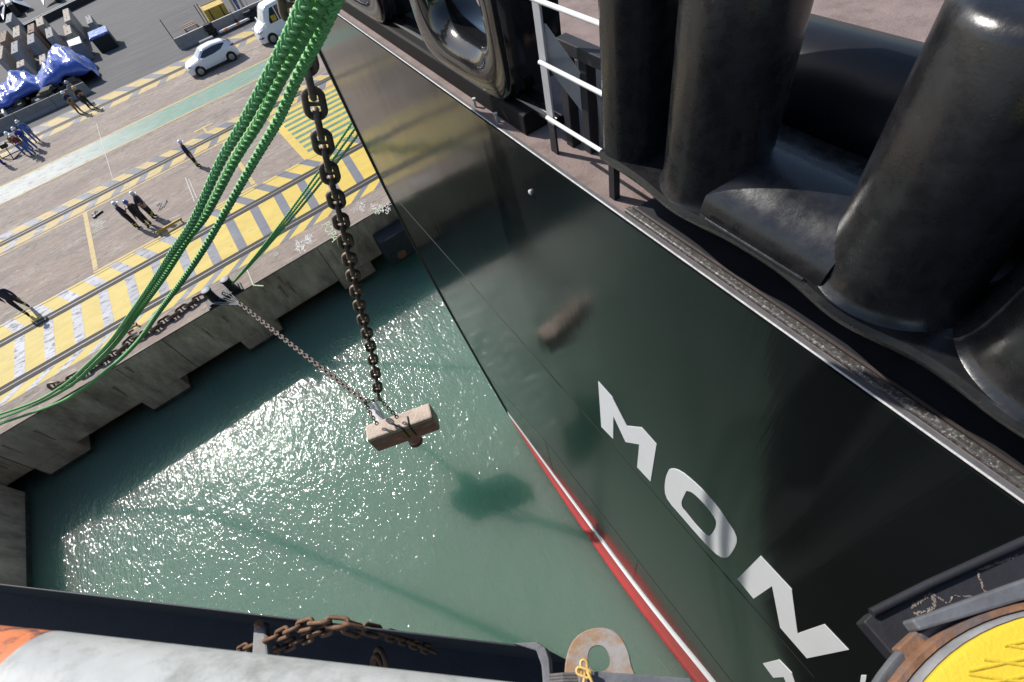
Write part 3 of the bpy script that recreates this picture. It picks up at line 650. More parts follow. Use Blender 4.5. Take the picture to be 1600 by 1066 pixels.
letter('white tip of a letter', [(680, 1035), (702, 1036), (702, 1046), (690, 1100), (670, 1100)], tf=T3)

# deck, sheer strake rail
mb = MB(); mb.prism([SN(s, n, DK) for s, n in ((13.0, HULL + .03), (12.9, 5), (11.4, 18), (-40, 18), (-40, HULL + .03))], (0, 0, -.05)); mb.ob('deck', M_DECK, ship)
mb = MB(); mb.box((0, 0, 0), (1, 1, 1), M=Matrix.Translation(SN(-13.4, HULL + .03, DK + .0)) @ Matrix(((SV.x, NV.x, 0, 0), (SV.y, NV.y, 0, 0), (0, 0, 1, 0), (0, 0, 0, 1))) @ Matrix.Diagonal((53.2, .034, .018, 1)))
mb.ob('gunwale_bar', M_GREYST, ship, bevel=.005)
mb = MB(); mb.tube([SN(13, HULL + .006, DK + .008), SN(-5, HULL + .006, DK + .008)], .007, 8); mb.ob('gunwale_lip', M_STEELW, ship, smooth=True)
def sbox(mb, s0, s1, n0, n1, z0, z1):
    return mb.box((0, 0, 0), (1, 1, 1), M=Matrix.Translation(SN((s0 + s1) / 2, (n0 + n1) / 2, (z0 + z1) / 2)) @ Matrix(((SV.x, NV.x, 0, 0), (SV.y, NV.y, 0, 0), (0, 0, 1, 0), (0, 0, 0, 1))) @ Matrix.Diagonal((abs(s1 - s0), abs(n1 - n0), abs(z1 - z0), 1)))
mb = MB(); sbox(mb, -.45, 2.42, HULL + .052, HULL + .112, DK + .002, DK + .035); mb.ob('scuffed_edge_strip', M_EDGE, ship, bevel=.01)
mb = MB(); mb.prism([SN(2.40, n, DK + z) for n, z in ((HULL + .118, .003), (HULL + .122, .03), (HULL + .14, .035), (HULL + .14, .003))], SV * -3.9); mb.ob('coaming_plate', M_RUSTB, ship, bevel=.002)
mb = MB(); sbox(mb, -1.5, 2.38, HULL + .142, 3.0, DK + .002, DK + .012); mb.ob('painted_shadow_plate', M_BWALL, ship)  # black plate laid on the deck, paints in the shadow under the chock base
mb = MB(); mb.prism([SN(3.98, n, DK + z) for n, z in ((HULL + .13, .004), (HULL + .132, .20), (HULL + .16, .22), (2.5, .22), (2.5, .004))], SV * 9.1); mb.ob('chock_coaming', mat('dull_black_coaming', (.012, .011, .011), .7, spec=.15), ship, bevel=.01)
mb = MB(); mb.lathe([(.03, 0), (.03, .02), (.012, .03), (0, .03)], SN(*[onh(830, 300)[0]], HULL, onh(830, 300)[1]), 12, ax=-NV); mb.ob('hull_fitting', M_STEELW, ship, smooth=40)
for px, py in ((770, 172), (735, 145)):
    s_, z_ = onh(px, py, HULL + .05); mb = MB(); mb.tube([SN(s_, HULL + .07, DK), SN(s_, HULL + .07, DK + .08)], .014, 8); mb.lathe([(.022, .08), (.022, .1), (0, .1)], SN(s_, HULL + .07, DK), 8); mb.ob('deck_pin', M_STEELW, ship)
mb = MB(); mb.tube([SN(12.5, HULL + .30, DK + .22), SN(3.6, HULL + .30, DK + .22)], .06, 14); mb.ob('coaming_pipe', M_BLKG, ship, smooth=True)

# ---- roller chock group near the camera
ZB = CAMZ - 2.2
ch = thing('pedestal_chock', 'huge black cast chock with rounded posts and sill at the deck edge', 'chock')
mb = MB()
edge = []
NB = 1.965
def front(s):      # bulging front edge of the base casting
    b = 0
    for c, a in ((.60, .07), (1.80, .05), (-.2, .05)): b += a * math.exp(-((s - c) / .28) ** 2)
    return NB + .02 - b
ss = [2.62 - k * .06 for k in range(60)]
mb.loft([[SN(s, front(s), ZB - .00), SN(s, front(s) + .015, ZB + .035), SN(s, 3.55, ZB + .035), SN(s, 3.55, ZB - .22), SN(s, front(s) + .18, ZB - .22), SN(s, front(s) + .02, ZB - .05)] for s in ss])
mb.ob('base', M_BLK, ch, smooth=35)
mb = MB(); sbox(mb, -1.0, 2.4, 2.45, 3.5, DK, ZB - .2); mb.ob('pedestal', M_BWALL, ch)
def post(mb, s, n, r, h, flare=.09):
    prof = [(r + flare, 0), (r + flare * .62, .02), (r + flare * .3, .07), (r + flare * .1, .14), (r, .24), (r * .985, h * .5), (r * .97, h - .06), (r * .9, h - .015), (r * .8, h), (0, h)]
    return mb.lathe(prof, SN(s, n, ZB + .03), 56)
mb = MB(); post(mb, .606, 2.335, .335, 1.30, .06); mb.ob('post', M_BLK, ch, smooth=50, label='thick post right of the sill')
mb = MB(); post(mb, 1.80, 2.29, .315, 1.55, .03); mb.ob('post', M_BLK, ch, smooth=50, label='post left of the sill')
mb = MB(); post(mb, -.20, 2.45, .45, 1.0, .06); mb.ob('post', M_BLK, ch, smooth=50, label='nearest post at the right edge')
# end cheek with rounded outer corner
mb = MB(); prof = [(2.62, 2.06), (2.60, 2.02), (2.55, 1.995), (2.42, 2.0), (2.34, 2.04), (2.29, 2.12), (2.27, 2.25), (2.27, 2.75), (2.62, 2.75)]
mb.loft([[SN(s - .0, n, z) for s, n in prof] for z in (ZB + .03, ZB + .5, ZB + 1.6)]); mb.ob('end_cheek', M_BLK, ch, smooth=50)
# sill between the posts
mb = MB(); sec = []
for k in range(15):
    a = math.pi * (1.0 - k / 14 * .62); sec.append((2.36 + .37 * math.cos(a), ZB + .02 + .31 * math.sin(a)))
sec += [(2.62, ZB + .30), (2.72, ZB + .22), (2.74, ZB + .03)]
mb.loft([[SN(s, n, z) for n, z in sec] for s in (1.62, 1.4, 1.2, 1.0, .78)]); mb.ob('sill', M_BLK, ch, smooth=50)
mb = MB(); mb.tube([SN(s, 1.965, ZB + .045) for s in (1.55, 1.3, 1.0, .86)], .012, 6); mb.ob('sill_bead', M_BLK, ch, smooth=True)
mb = MB(); mb.tube([SN(3.0, 3.30, CAMZ - 2.06), SN(2.9, 3.30, CAMZ - 2.05), SN(.3, 3.30, CAMZ - 2.05), SN(-.4, 3.3, CAMZ - 2.05)], [.36, .41, .41, .41], 40); mb.ob('rear_roller', mat('black_roller_paint', (.010, .010, .012),   .33, var=.2, scale=5, bump=.1, bscale=8, bdist=.01, spec=.25), ch, smooth=50)
mb = MB(); sbox(mb, .3, 3.0, 2.78, 2.88, ZB - .05, ZB + .16); mb.ob('roller_bracket', M_BLK, ch, bevel=.01)
# step/pad at the far right below the chock
mb = MB(); sbox(mb, -.62, -.38, 2.12, 2.7, DK + .002, DK + .35); mb.ob('foot_bracket', M_RUSTB, ch, bevel=.01)

# ---- Panama chocks
def panama(s0, label):
    o = thing('oval_chock', label, 'chock', group='oval chocks along the deck edge')
    c_s, c_z, hs, hz_ = 5.18, CAMZ - 1.75, 1.03, .74
    n0, n1 = 2.13, 2.78; N_ = 64
    def sup(a, A_, B_, e_):
        c, s = math.cos(a), math.sin(a); return (A_ * math.copysign(abs(c) ** (2 / e_), c), B_ * math.copysign(abs(s) ** (2 / e_), s))
    body = []; rings = []
    for k in range(N_ + 1):
        a = 2 * math.pi * k / N_
        o_ = sup(a, hs, hz_, 5.5); i_ = sup(a, .54, .33, 2.5); m_ = sup(a, .84, .58, 3.2)
        def P(q, n): return SN(s0 + c_s + q[0], n, c_z + q[1])
        def mixp(p, q, t): return (p[0] + (q[0] - p[0]) * t, p[1] + (q[1] - p[1]) * t)
        ring = [P(o_, n1), P(o_, n0 + .05), P(mixp(o_, i_, .03), n0 + .012), P(mixp(o_, i_, .10), n0)]
        ring += [P(m_, n0 + .005)]
        for j in range(1, 9):
            t = j / 8 * math.pi / 2; ring.append(P(mixp(m_, i_, math.sin(t)), n0 + .005 + (1 - math.cos(t)) * .30))
        ring += [P(i_, n0 + .36), P(mixp(m_, i_, .6), n1 - .02), P(mixp(o_, i_, .3), n1)]
        rings.append(ring)
    mb = MB(); mb.loft(rings, caps=False, closed=True); mb.ob('chock_ring', M_BLKG, o, smooth=55)
    mb = MB()
    for ds in (-.75, .72): sbox(mb, s0 + c_s + ds - .05, s0 + c_s + ds + .05, 2.16, 2.22, DK, c_z - hz_ + .05)
    sbox(mb, s0 + c_s - .8, s0 + c_s + .8, 2.35, 2.7, DK, c_z - hz_ + .03)
    mb.ob('support', M_BWALL, o, bevel=.006)
    return o
panama(0, 'glossy black oval chock nearer the camera, beside the white rails')
panama(3.25, 'glossy black oval chock farther along the deck edge, by the ropes')

# ---- railing
rail = thing('deck_railing', 'white rods between flat stanchions at the deck edge', 'railing')
mb = MB(); s0 = 3.52
def flat(mb, s, n, w_, t_, z0, z1): return sbox(mb, s - w_ / 2, s + w_ / 2, n - t_ / 2, n + t_ / 2, z0, z1)
mb = MB(); flat(mb, 3.53, 2.17, .10, .02, DK + .30, DK + 1.75); st = mb.ob('stanchion', M_GREYP, rail, bevel=.003)
mb = MB(); flat(mb, 3.53, 2.17, .102, .022, DK, DK + .298); mb.ob('stanchion_foot', M_BWALL, rail, bevel=.003)
mb = MB(); flat(mb, 2.64, 2.13, .035, .06, DK + .34, DK + 1.75); mb.ob('stanchion', M_RWHITE, rail, bevel=.003)
mb = MB(); flat(mb, 2.62, 2.13, .07, .06, DK, DK + .338); mb.ob('stanchion_foot', M_BWALL, rail, bevel=.003)
for z in (.37, .845, 1.30):
    mb = MB(); mb.tube([SN(3.53, 2.13, DK + z), SN(2.64, 2.13, DK + z + .0)], .018, 12); mb.ob('rod', M_RWHITE, rail, smooth=True)
mb = MB(); mb.prism([SN(3.50, 2.19, DK + 1.10), SN(3.46, 2.19, DK + 1.12), SN(3.10, 2.62, DK + .18), SN(3.16, 2.62, DK + .02), SN(3.22, 2.55, DK + .02), SN(3.52, 2.19, DK + .80)], SV * .02); mb.ob('brace', M_GREYP, rail, bevel=.003)
mb = MB(); mb.prism([SN(5.95, 2.2, DK), SN(5.82, 2.2, DK), SN(5.82, 2.2, DK + 1.7), SN(5.95, 2.2, DK + 1.7)], NV * .02); mb.ob('stanchion', M_GREYP, rail, bevel=.003)
# black frame behind
fr = thing('black_frame', 'black angled steel frame standing behind the white rods', 'frame')
for px0 in ((897, 225), (925, 235)):
    p = at(*px0, DK); s_ = p.dot(SV); n_ = p.dot(NV); mb = MB(); sbox(mb, s_ - .05, s_ + .05, n_ - .05, n_ + .05, DK, DK + .85); mb.ob('leg', M_BWALL, fr, bevel=.006)
p = at(897, 225, DK); q_ = at(925, 235, DK)
mb = MB(); sbox(mb, q_.dot(SV) - .6, p.dot(SV) + .055, p.dot(NV) - .055, p.dot(NV) + .055, DK + .852, DK + .95); mb.ob('top_bar', M_BWALL, fr, bevel=.006)
vent = thing('deck_roller', 'low black rounded fitting on the deck between the rods and the big chock', 'deck fitting', tuple(SN(3.15, 3.6, DK)))
mb = MB(); mb.lathe([(.22, 0), (.20, .06), (.16, .12), (.16, .42), (.22, .46), (.20, .52), (0, .53)], (0, 0, 0), 28); mb.ob('drum', M_BWALL, vent, smooth=45)
mb = MB(); mb.lathe([(.012, .53), (.012, .56), (0, .56)], (0, 0, 0), 8); mb.ob('pin', M_STEELW, vent)

# ================================================================ OWN SHIP (where the camera stands)
own = thing('near_ship', 'dark bulwark and deck of the ship at the bottom of the picture', 'ship')
zt = CAMZ - 2.2
A = at(0, 912, zt); B = at(850, 1012, zt); dr = (B - A).normalized(); A0 = A - dr * 9
ndn = Vector((dr.y, -dr.x, 0)); ndn = ndn if ndn.y < 0 else -ndn
mb = MB(); mb.prism([A0, B, B + ndn * .008, A0 + ndn * .008], (0, 0, -1.3)); bw = mb.ob('bulwark', M_BWALL, own, bevel=.006)
Cc = at(861, 1040, zt); C1 = at(856, 1090, zt)
mb = MB(); e0 = at(800, 1004, zt + .01)
mb.prism([at(800, 1005, zt + .03), at(838, 1003, zt + .03), at(852, 1012, zt + .03), at(858, 1030, zt + .03), at(862, 1090, zt + .03), at(850, 1090, zt + .03), at(846, 1040, zt + .03), at(838, 1017, zt + .03)], (0, 0, -.10)); mb.ob('bulwark_end_cap', mat('grey_end_cap', (.17, .17, .18), .7, var=.35, scale=25, bump=.4, bscale=90, bdist=.004), own, bevel=.004)
zz = zt - 1.3
H0 = [A0, B, at(866, 1130, zt), at(1100, 1150, zt), at(1300, 1110, zt), Vector((1.6, -3, zt)), Vector((1.6, -30, zt)), Vector((-30, -30, zt)), Vector((-30, 4, zt))]
mb = MB(); mb.prism([Vector((p.x, p.y, zz)) for p in H0], (0, 0, -9)); mb.ob('hull_block', M_BWALL, own)
mb = MB(); mb.prism([Vector((p.x, p.y, zz + .024)) for p in [A0, B, H0[2], Vector((.2, -3, 0)), Vector((-14, -3, 0))]], (0, 0, -.02)); mb.ob('deck', M_BWALL, own)
# handrail close to the lens
hr = thing('handrail', 'thick white painted handrail across the bottom left with an orange taped end', 'handrail')
h0 = dep(-1500, 942, .62); h1 = dep(34, 1095.5, .62); h2 = dep(1000, 1205, .62); hm = h1
mb = MB(); mb.tube([h1, h1.lerp(h2, .5), h2, h2 + (h2 - h1) * .5], .078, 40); mb.ob('tube', M_HAND, hr, smooth=True)
mb = MB(); mb.tube([h0, h1 + (h1 - h0).normalized() * .001], .0775, 40); mb.ob('taped_end', M_ORANGE, hr, smooth=True)
# rusty chain over the bulwark
def line_at(px): return 912 + (px) * (1012 - 912) / 850.0
mb = MB()
pth = [at(350, 1032, zt - .35), at(385, 1012, zt - .22), at(430, 995, zt - .1), at(470, 978, zt + .0), at(505, 972, zt + .035), at(540, 975, zt + .03), at(570, 982, zt - .03), at(600, 990, zt - .15), at(640, 1003, zt - .5), at(680, 1020, zt - .9)]
chain_mesh(spline(pth, 10), .056, mb, stud=False, length=.118, seg=16, tn=8)
mb.ob('rusty_chain', M_CHAINB, smooth=True, label='rusty link chain slung over the top of the black bulwark', cat='chain', group='rusty chains on the bulwark')
mb = MB(); pth = [at(395, 1040, zt - .42), at(430, 1018, zt - .3), at(470, 1000, zt - .15), at(505, 986, zt - .04), at(530, 978, zt + .03), at(556, 985, zt - .02), at(590, 995, zt - .2)]
chain_mesh(spline(pth, 10), .06, mb, stud=False, length=.12, seg=16, tn=8)
mb.ob('rusty_chain', M_CHAINB, smooth=True, label='lower parallel strand of rusty chain just below the first on the bulwark', cat='chain', group='rusty chains on the bulwark')
mb = MB(); c = at(590, 1046, zt - .35); cpts = [c + (SV * math.cos(a) * .055 + Vector((math.sin(a) * .04, 0, math.sin(a) * .045))) for a in [k * math.pi / 8 for k in range(17)]]
mb.tube(cpts, .012, 8); mb.tube([p + Vector((.03, .01, .02)) for p in cpts], .012, 8); mb.ob('rusty_ring', M_CHAINB, smooth=True, label='small rusty ring pair showing above the white handrail', cat='ring')
br = thing('bulwark_bracket', 'small worn white steel bracket on the inner face of the bulwark', 'bracket')
pb = [at(396, 972, zt - .12), at(413, 972, zt - .12), at(420, 1035, zt - .12), at(392, 1035, zt - .12)]
mb = MB(); mb.prism(pb, (0, 0, -.05)); mb.ob('plate', mat('dull_grey_bracket', (.30, .29, .28), .7, var=.3, scale=20), br, bevel=.01)
mb = MB(); mb.tube([at(404, 975, zt - .11), at(404, 975, zt - .07)], .02, 12); mb.ob('pin', M_CHAINB, br, smooth=50)
# pad eye, horizontal ring plate
pe = thing('pad_eye', 'rust mottled grey lifting eye plate with a keyhole opening sticking out over the water', 'pad eye')
zp = zt + .05
oc = [(884, 1080), (882, 1050), (886, 1022), (896, 1000), (912, 987), (932, 981), (952, 983), (968, 993), (979, 1010), (986, 1035), (988, 1080)]
ic = [(919, 1040), (918, 1028), (921, 1015), (929, 1009), (940, 1009), (948, 1016), (953, 1030), (951, 1042), (942, 1049), (928, 1049)]
cc = at(935, 1030, zp)
def rs2(L, n=64):
    P = [at(*p, zp) - cc for p in L]; P.append(P[0]); out = []
    for k in range(n):
        th = 2 * math.pi * k / n; d = Vector((math.cos(th), math.sin(th), 0)); best = .001
        for a, b in zip(P, P[1:]):
            e_ = b - a; den = d.x * e_.y - d.y * e_.x
            if abs(den) < 1e-12: continue
            t = (a.x * e_.y - a.y * e_.x) / den; q = (a.x * d.y - a.y * d.x) / den
            if t > 0 and -1e-6 <= q <= 1 + 1e-6: best = max(best, t)
        out.append(cc + d * best)
    return out
def smpx(L): return [(p.x, p.y) for p in spline([Vector((a, b, 0)) for a, b in L + [L[0]]], 5)][:-1]
o_ = rs2(oc[:1] + smpx(oc)[3:-3] + oc[-1:]); i_ = rs2(smpx(ic)); rings = []
for k in list(range(64)) + [0]:
    dz = Vector((0, 0, -.03)); ins = (cc - o_[k]).normalized() * .004
    rings.append([o_[k] + dz, o_[k] - Vector((0, 0, .004)), o_[k] + ins, i_[k], i_[k] + dz])
mb = MB(); mb.loft(rings, caps=False); mb.ob('eye_plate', M_PAD, pe, smooth=30)
mb = MB(); mb.prism([at(905, 1052, zp + .06), at(925, 1049, zp + .06), at(985, 1053, zp + .06), at(1080, 1060, zp + .06), at(1085, 1100, zp + .06), at(900, 1100, zp + .06)], (0, 0, -.04)); mb.ob('base_bar', M_GREYST, pe, bevel=.004)
mb = MB()
for k in range(4): mb.tube([at(858 + k, 1056 + 5 * k, zp + .03), at(880, 1054 + 5 * k, zp + .04), at(903, 1054 + 5 * k, zp + .03)], .006, 8)
mb.ob('rope_turns', mat('grey_rope_turns', (.12, .11, .105), .9, var=.3, scale=60), label='dark grey rope turns beside the yellow chain', cat='rope')
mb = MB(); chain_mesh([at(912, 1034, zp + .09), at(914, 1052, zp + .09), at(910, 1085, zp + .09)], .034, mb, stud=False, length=.06, seg=14, tn=8)
chain_mesh([at(904, 1048, zp + .10), at(912, 1050, zp + .11), at(924, 1056, zp + .10), at(930, 1080, zp + .1)], .034, mb, stud=False, length=.06, seg=14, tn=8)
mb.ob('yellow_chain', M_YCH, smooth=True, label='knot of small yellow chain links at the lifting eye', cat='chain')

# corner structure at lower right with the yellow top
cs = thing('yellow_topped_drum', 'yellow topped steel drum with rust ring at the lower right corner', 'drum')
zc = CAMZ - 1.25
def circ(p, q, r):
    ax, ay, bx, by, cx, cy = p.x, p.y, q.x, q.y, r.x, r.y; d = 2 * (ax * (by - cy) + bx * (cy - ay) + cx * (ay - by))
    ux = ((ax ** 2 + ay ** 2) * (by - cy) + (bx ** 2 + by ** 2) * (cy - ay) + (cx ** 2 + cy ** 2) * (ay - by)) / d
    uy = ((ax ** 2 + ay ** 2) * (cx - bx) + (bx ** 2 + by ** 2) * (ax - cx) + (cx ** 2 + cy ** 2) * (bx - ax)) / d
    return ux, uy, math.hypot(ax - ux, ay - uy)
ux, uy, ur = circ(at(1447, 1066, zc), at(1530.8, 994, zc), at(1600, 965.4, zc))
print('drum', ux, uy, ur)
mb = MB(); mb.lathe([(ur, -.012), (ur, 0), (ur * .98, .006), (0, .006)], (ux, uy, zc), 96); mb.ob('yellow_top', M_YPAINT, cs, smooth=30)
mb = MB()
for slp, off in ((-.22, 0), (.15, 9)):
    for k in range(16):
        y0 = 900 + k * 27 + off; run = []
        for j in range(60):
            px = 1400 + j * 8; p = at(px, y0 + slp * (px - 1450), zc + .006)
            if math.hypot(p.x - ux, p.y - uy) < ur * .955: run.append(p)
        if len(run) > 2: mb.tube([p - Vector((0, 0, .0022)) for p in (run[0], run[len(run) // 2], run[-1])], .0045, 8)
mb.ob('grip_ridges', M_YPAINT, cs, smooth=True)
mb = MB(); mb.lathe([(ur * 1.0, -.02), (ur * 1.003, -.010), (ur * 1.012, -.014), (ur * 1.016, -.05), (ur * 1.0, -.06)], (ux, uy, zc), 96); mb.ob('rim', mat('worn_grey_rim', (.24, .24, .25), .7, var=.4, scale=14, bump=.3, bscale=40, bdist=.004), cs, smooth=50)
mb = MB(); mb.lathe([(ur * 1.01, -.055), (ur * 1.02, -.038), (ur * 1.038, -.038), (ur * 1.048, -.055), (ur * 1.048, -.09), (ur * 1.01, -.10)], (ux, uy, zc), 96); mb.ob('rust_ring', M_RUSTG, cs, smooth=50)
mb = MB(); mb.lathe([(ur * 1.03, -.07), (ur * 1.06, -.055), (ur * 1.07, -.055), (ur * 1.08, -.065), (ur * 1.07, -.09), (ur * .6, -.30), (ur * .5, -.34), (ur * .3, -.5), (ur * .3, -2.5), (0, -2.5)], (ux, uy, zc), 96); mb.ob('body', M_GREYST, cs, smooth=50)
for px, py in ((1424, 1013), (1560, 962)):
    p = at(px, py, zc - .07); mb = MB(); mb.box((0, 0, 0), (.06, .035, .03), M=Matrix.Translation(p) @ Matrix.Rotation(math.atan2(p.y - uy, p.x - ux) + math.pi / 2, 4, 'Z')); mb.ob('lug', M_RUSTG, cs, bevel=.004)
cp = thing('corner_plate', 'black scuffed steel corner plate with a raised edge below the yellow drum', 'steel plate')
zq = CAMZ - 1.40
PL = [(1349, 971), (1362, 958), (1450, 914), (1600, 846), (1760, 790), (1800, 1000), (1600, 960), (1480, 1000), (1400, 1030)]
mb = MB(); mb.prism([at(*p, zq) for p in PL], (0, 0, -.05)); mb.ob('plate', M_BWALL, cp, bevel=.004)
mb = MB(); mb.tube([at(*p, zq + .008) for p in PL[1:5]], .010, 8); mb.ob('edge_bead', M_BWALL, cp, smooth=True)
mb = MB(); mb.prism([at(*p, zc - .035) for p in ((1424, 968), (1600, 905), (1760, 850), (1780, 905), (1600, 938), (1500, 968), (1438, 986))], (0, 0, -.05)); mb.ob('upper_plate', M_GREYST, cp, bevel=.005)
rnd = random.Random(5); mb = MB()
def scuff(pxs, wdt, n):
    P = spline([Vector((a, b, 0)) for a, b in pxs], 6)
    for i in range(n):
        k = rnd.randrange(len(P) - 1); a = P[k] + Vector((rnd.uniform(-wdt, wdt), rnd.uniform(-wdt, wdt), 0)); b = P[k + 1] + Vector((rnd.uniform(-wdt, wdt), rnd.uniform(-wdt, wdt), 0))
        mb.tube([at(a.x, a.y, zq + .0005), at(b.x, b.y, zq + .0005)], rnd.uniform(.0005, .0016), 4)
scuff([(1424, 950), (1437, 940), (1455, 930), (1458, 950), (1430, 960)], 3.5, 70)
scuff([(1456, 928), (1470, 936), (1482, 943), (1492, 932), (1520, 932), (1535, 925)], 1.2, 36)
mb.ob('scrape_marks', mat('scrape_brown_grey', (.30, .25, .22), .9, var=.4, scale=60), cp); mb = MB()
scuff([(1528, 894), (1534, 912), (1540, 926)], 1.8, 26)
scuff([(1530, 890), (1560, 880), (1590, 868)], 2, 40)
mb.ob('scrape_marks', mat('scrape_brown_grey', (.30, .25, .22), .9, var=.4, scale=60), cp)

# ================================================================ PEOPLE
def skin_mesh(nodes, edges, root=0):
    bm = bmesh.new(); ly = bm.verts.layers.skin.verify(); vs = []
    for i, (p, r) in enumerate(nodes):
        v = bm.verts.new(p); v[ly].radius = (r, r) if not isinstance(r, tuple) else r; v[ly].use_root = (i == root); vs.append(v)
    for a, b in edges: bm.edges.new((vs[a], vs[b]))
    me = bpy.data.meshes.new('tmp'); bm.to_mesh(me); bm.free(); o = bpy.data.objects.new('tmp', me); COL.objects.link(o)
    sk_ = o.modifiers.new('s', 'SKIN'); sk_.use_smooth_shade = True; sb = o.modifiers.new('u', 'SUBSURF'); sb.levels = sb.render_levels = 1
    out = bpy.data.meshes.new_from_object(o.evaluated_get(bpy.context.evaluated_depsgraph_get())); bpy.data.objects.remove(o); return out
SKIN = mat('skin', (.42, .24, .17), .6)
BOOT = mat('black_boots', (.02, .02, .02), .6)
def cloth(n, c):
    return mat(n, c, .85, var=.2, scale=6, obj=True)
def banded(n, c, bc=(.62, .72, .15)):
    m = cloth(n, c); t = m.node_tree; N = t.nodes; L = t.links; b = N['Principled BSDF']; src = b.inputs['Base Color'].links[0].from_socket
    tc = N.new('ShaderNodeTexCoord'); sp = N.new('ShaderNodeSeparateXYZ'); L.new(tc.outputs['Object'], sp.inputs[0])
    for lo, hi in ((.26, .30), (.35, .39)):
        g1 = N.new('ShaderNodeMath'); g1.operation = 'GREATER_THAN'; g1.inputs[1].default_value = lo; L.new(sp.outputs[2], g1.inputs[0])
        g2 = N.new('ShaderNodeMath'); g2.operation = 'LESS_THAN'; g2.inputs[1].default_value = hi; L.new(sp.outputs[2], g2.inputs[0])
        mm = N.new('ShaderNodeMath'); mm.operation = 'MULTIPLY'; L.new(g1.outputs[0], mm.inputs[0]); L.new(g2.outputs[0], mm.inputs[1])
        mx = N.new('ShaderNodeMix'); mx.data_type = 'RGBA'; mx.inputs[7].default_value = (*bc, 1); L.new(mm.outputs[0], mx.inputs[0]); L.new(src, mx.inputs[6]); src = mx.outputs[2]
    L.new(src, b.inputs['Base Color']); return m
NAVY = cloth('navy_cloth', (.018, .022, .06)); BLACKC = cloth('black_cloth', (.014, .014, .016)); BLUEC = cloth('blue_boiler_suit', (.06, .14, .38))
BANDT = banded('banded_work_trousers', (.013, .014, .02)); MUST = cloth('mustard_cloth', (.30, .17, .03)); MAR = cloth('maroon_cloth', (.12, .03, .03)); KHAKI = cloth('khaki_cloth', (.22, .15, .09)); BLUE2 = cloth('royal_blue_cloth', (.03, .06, .30))
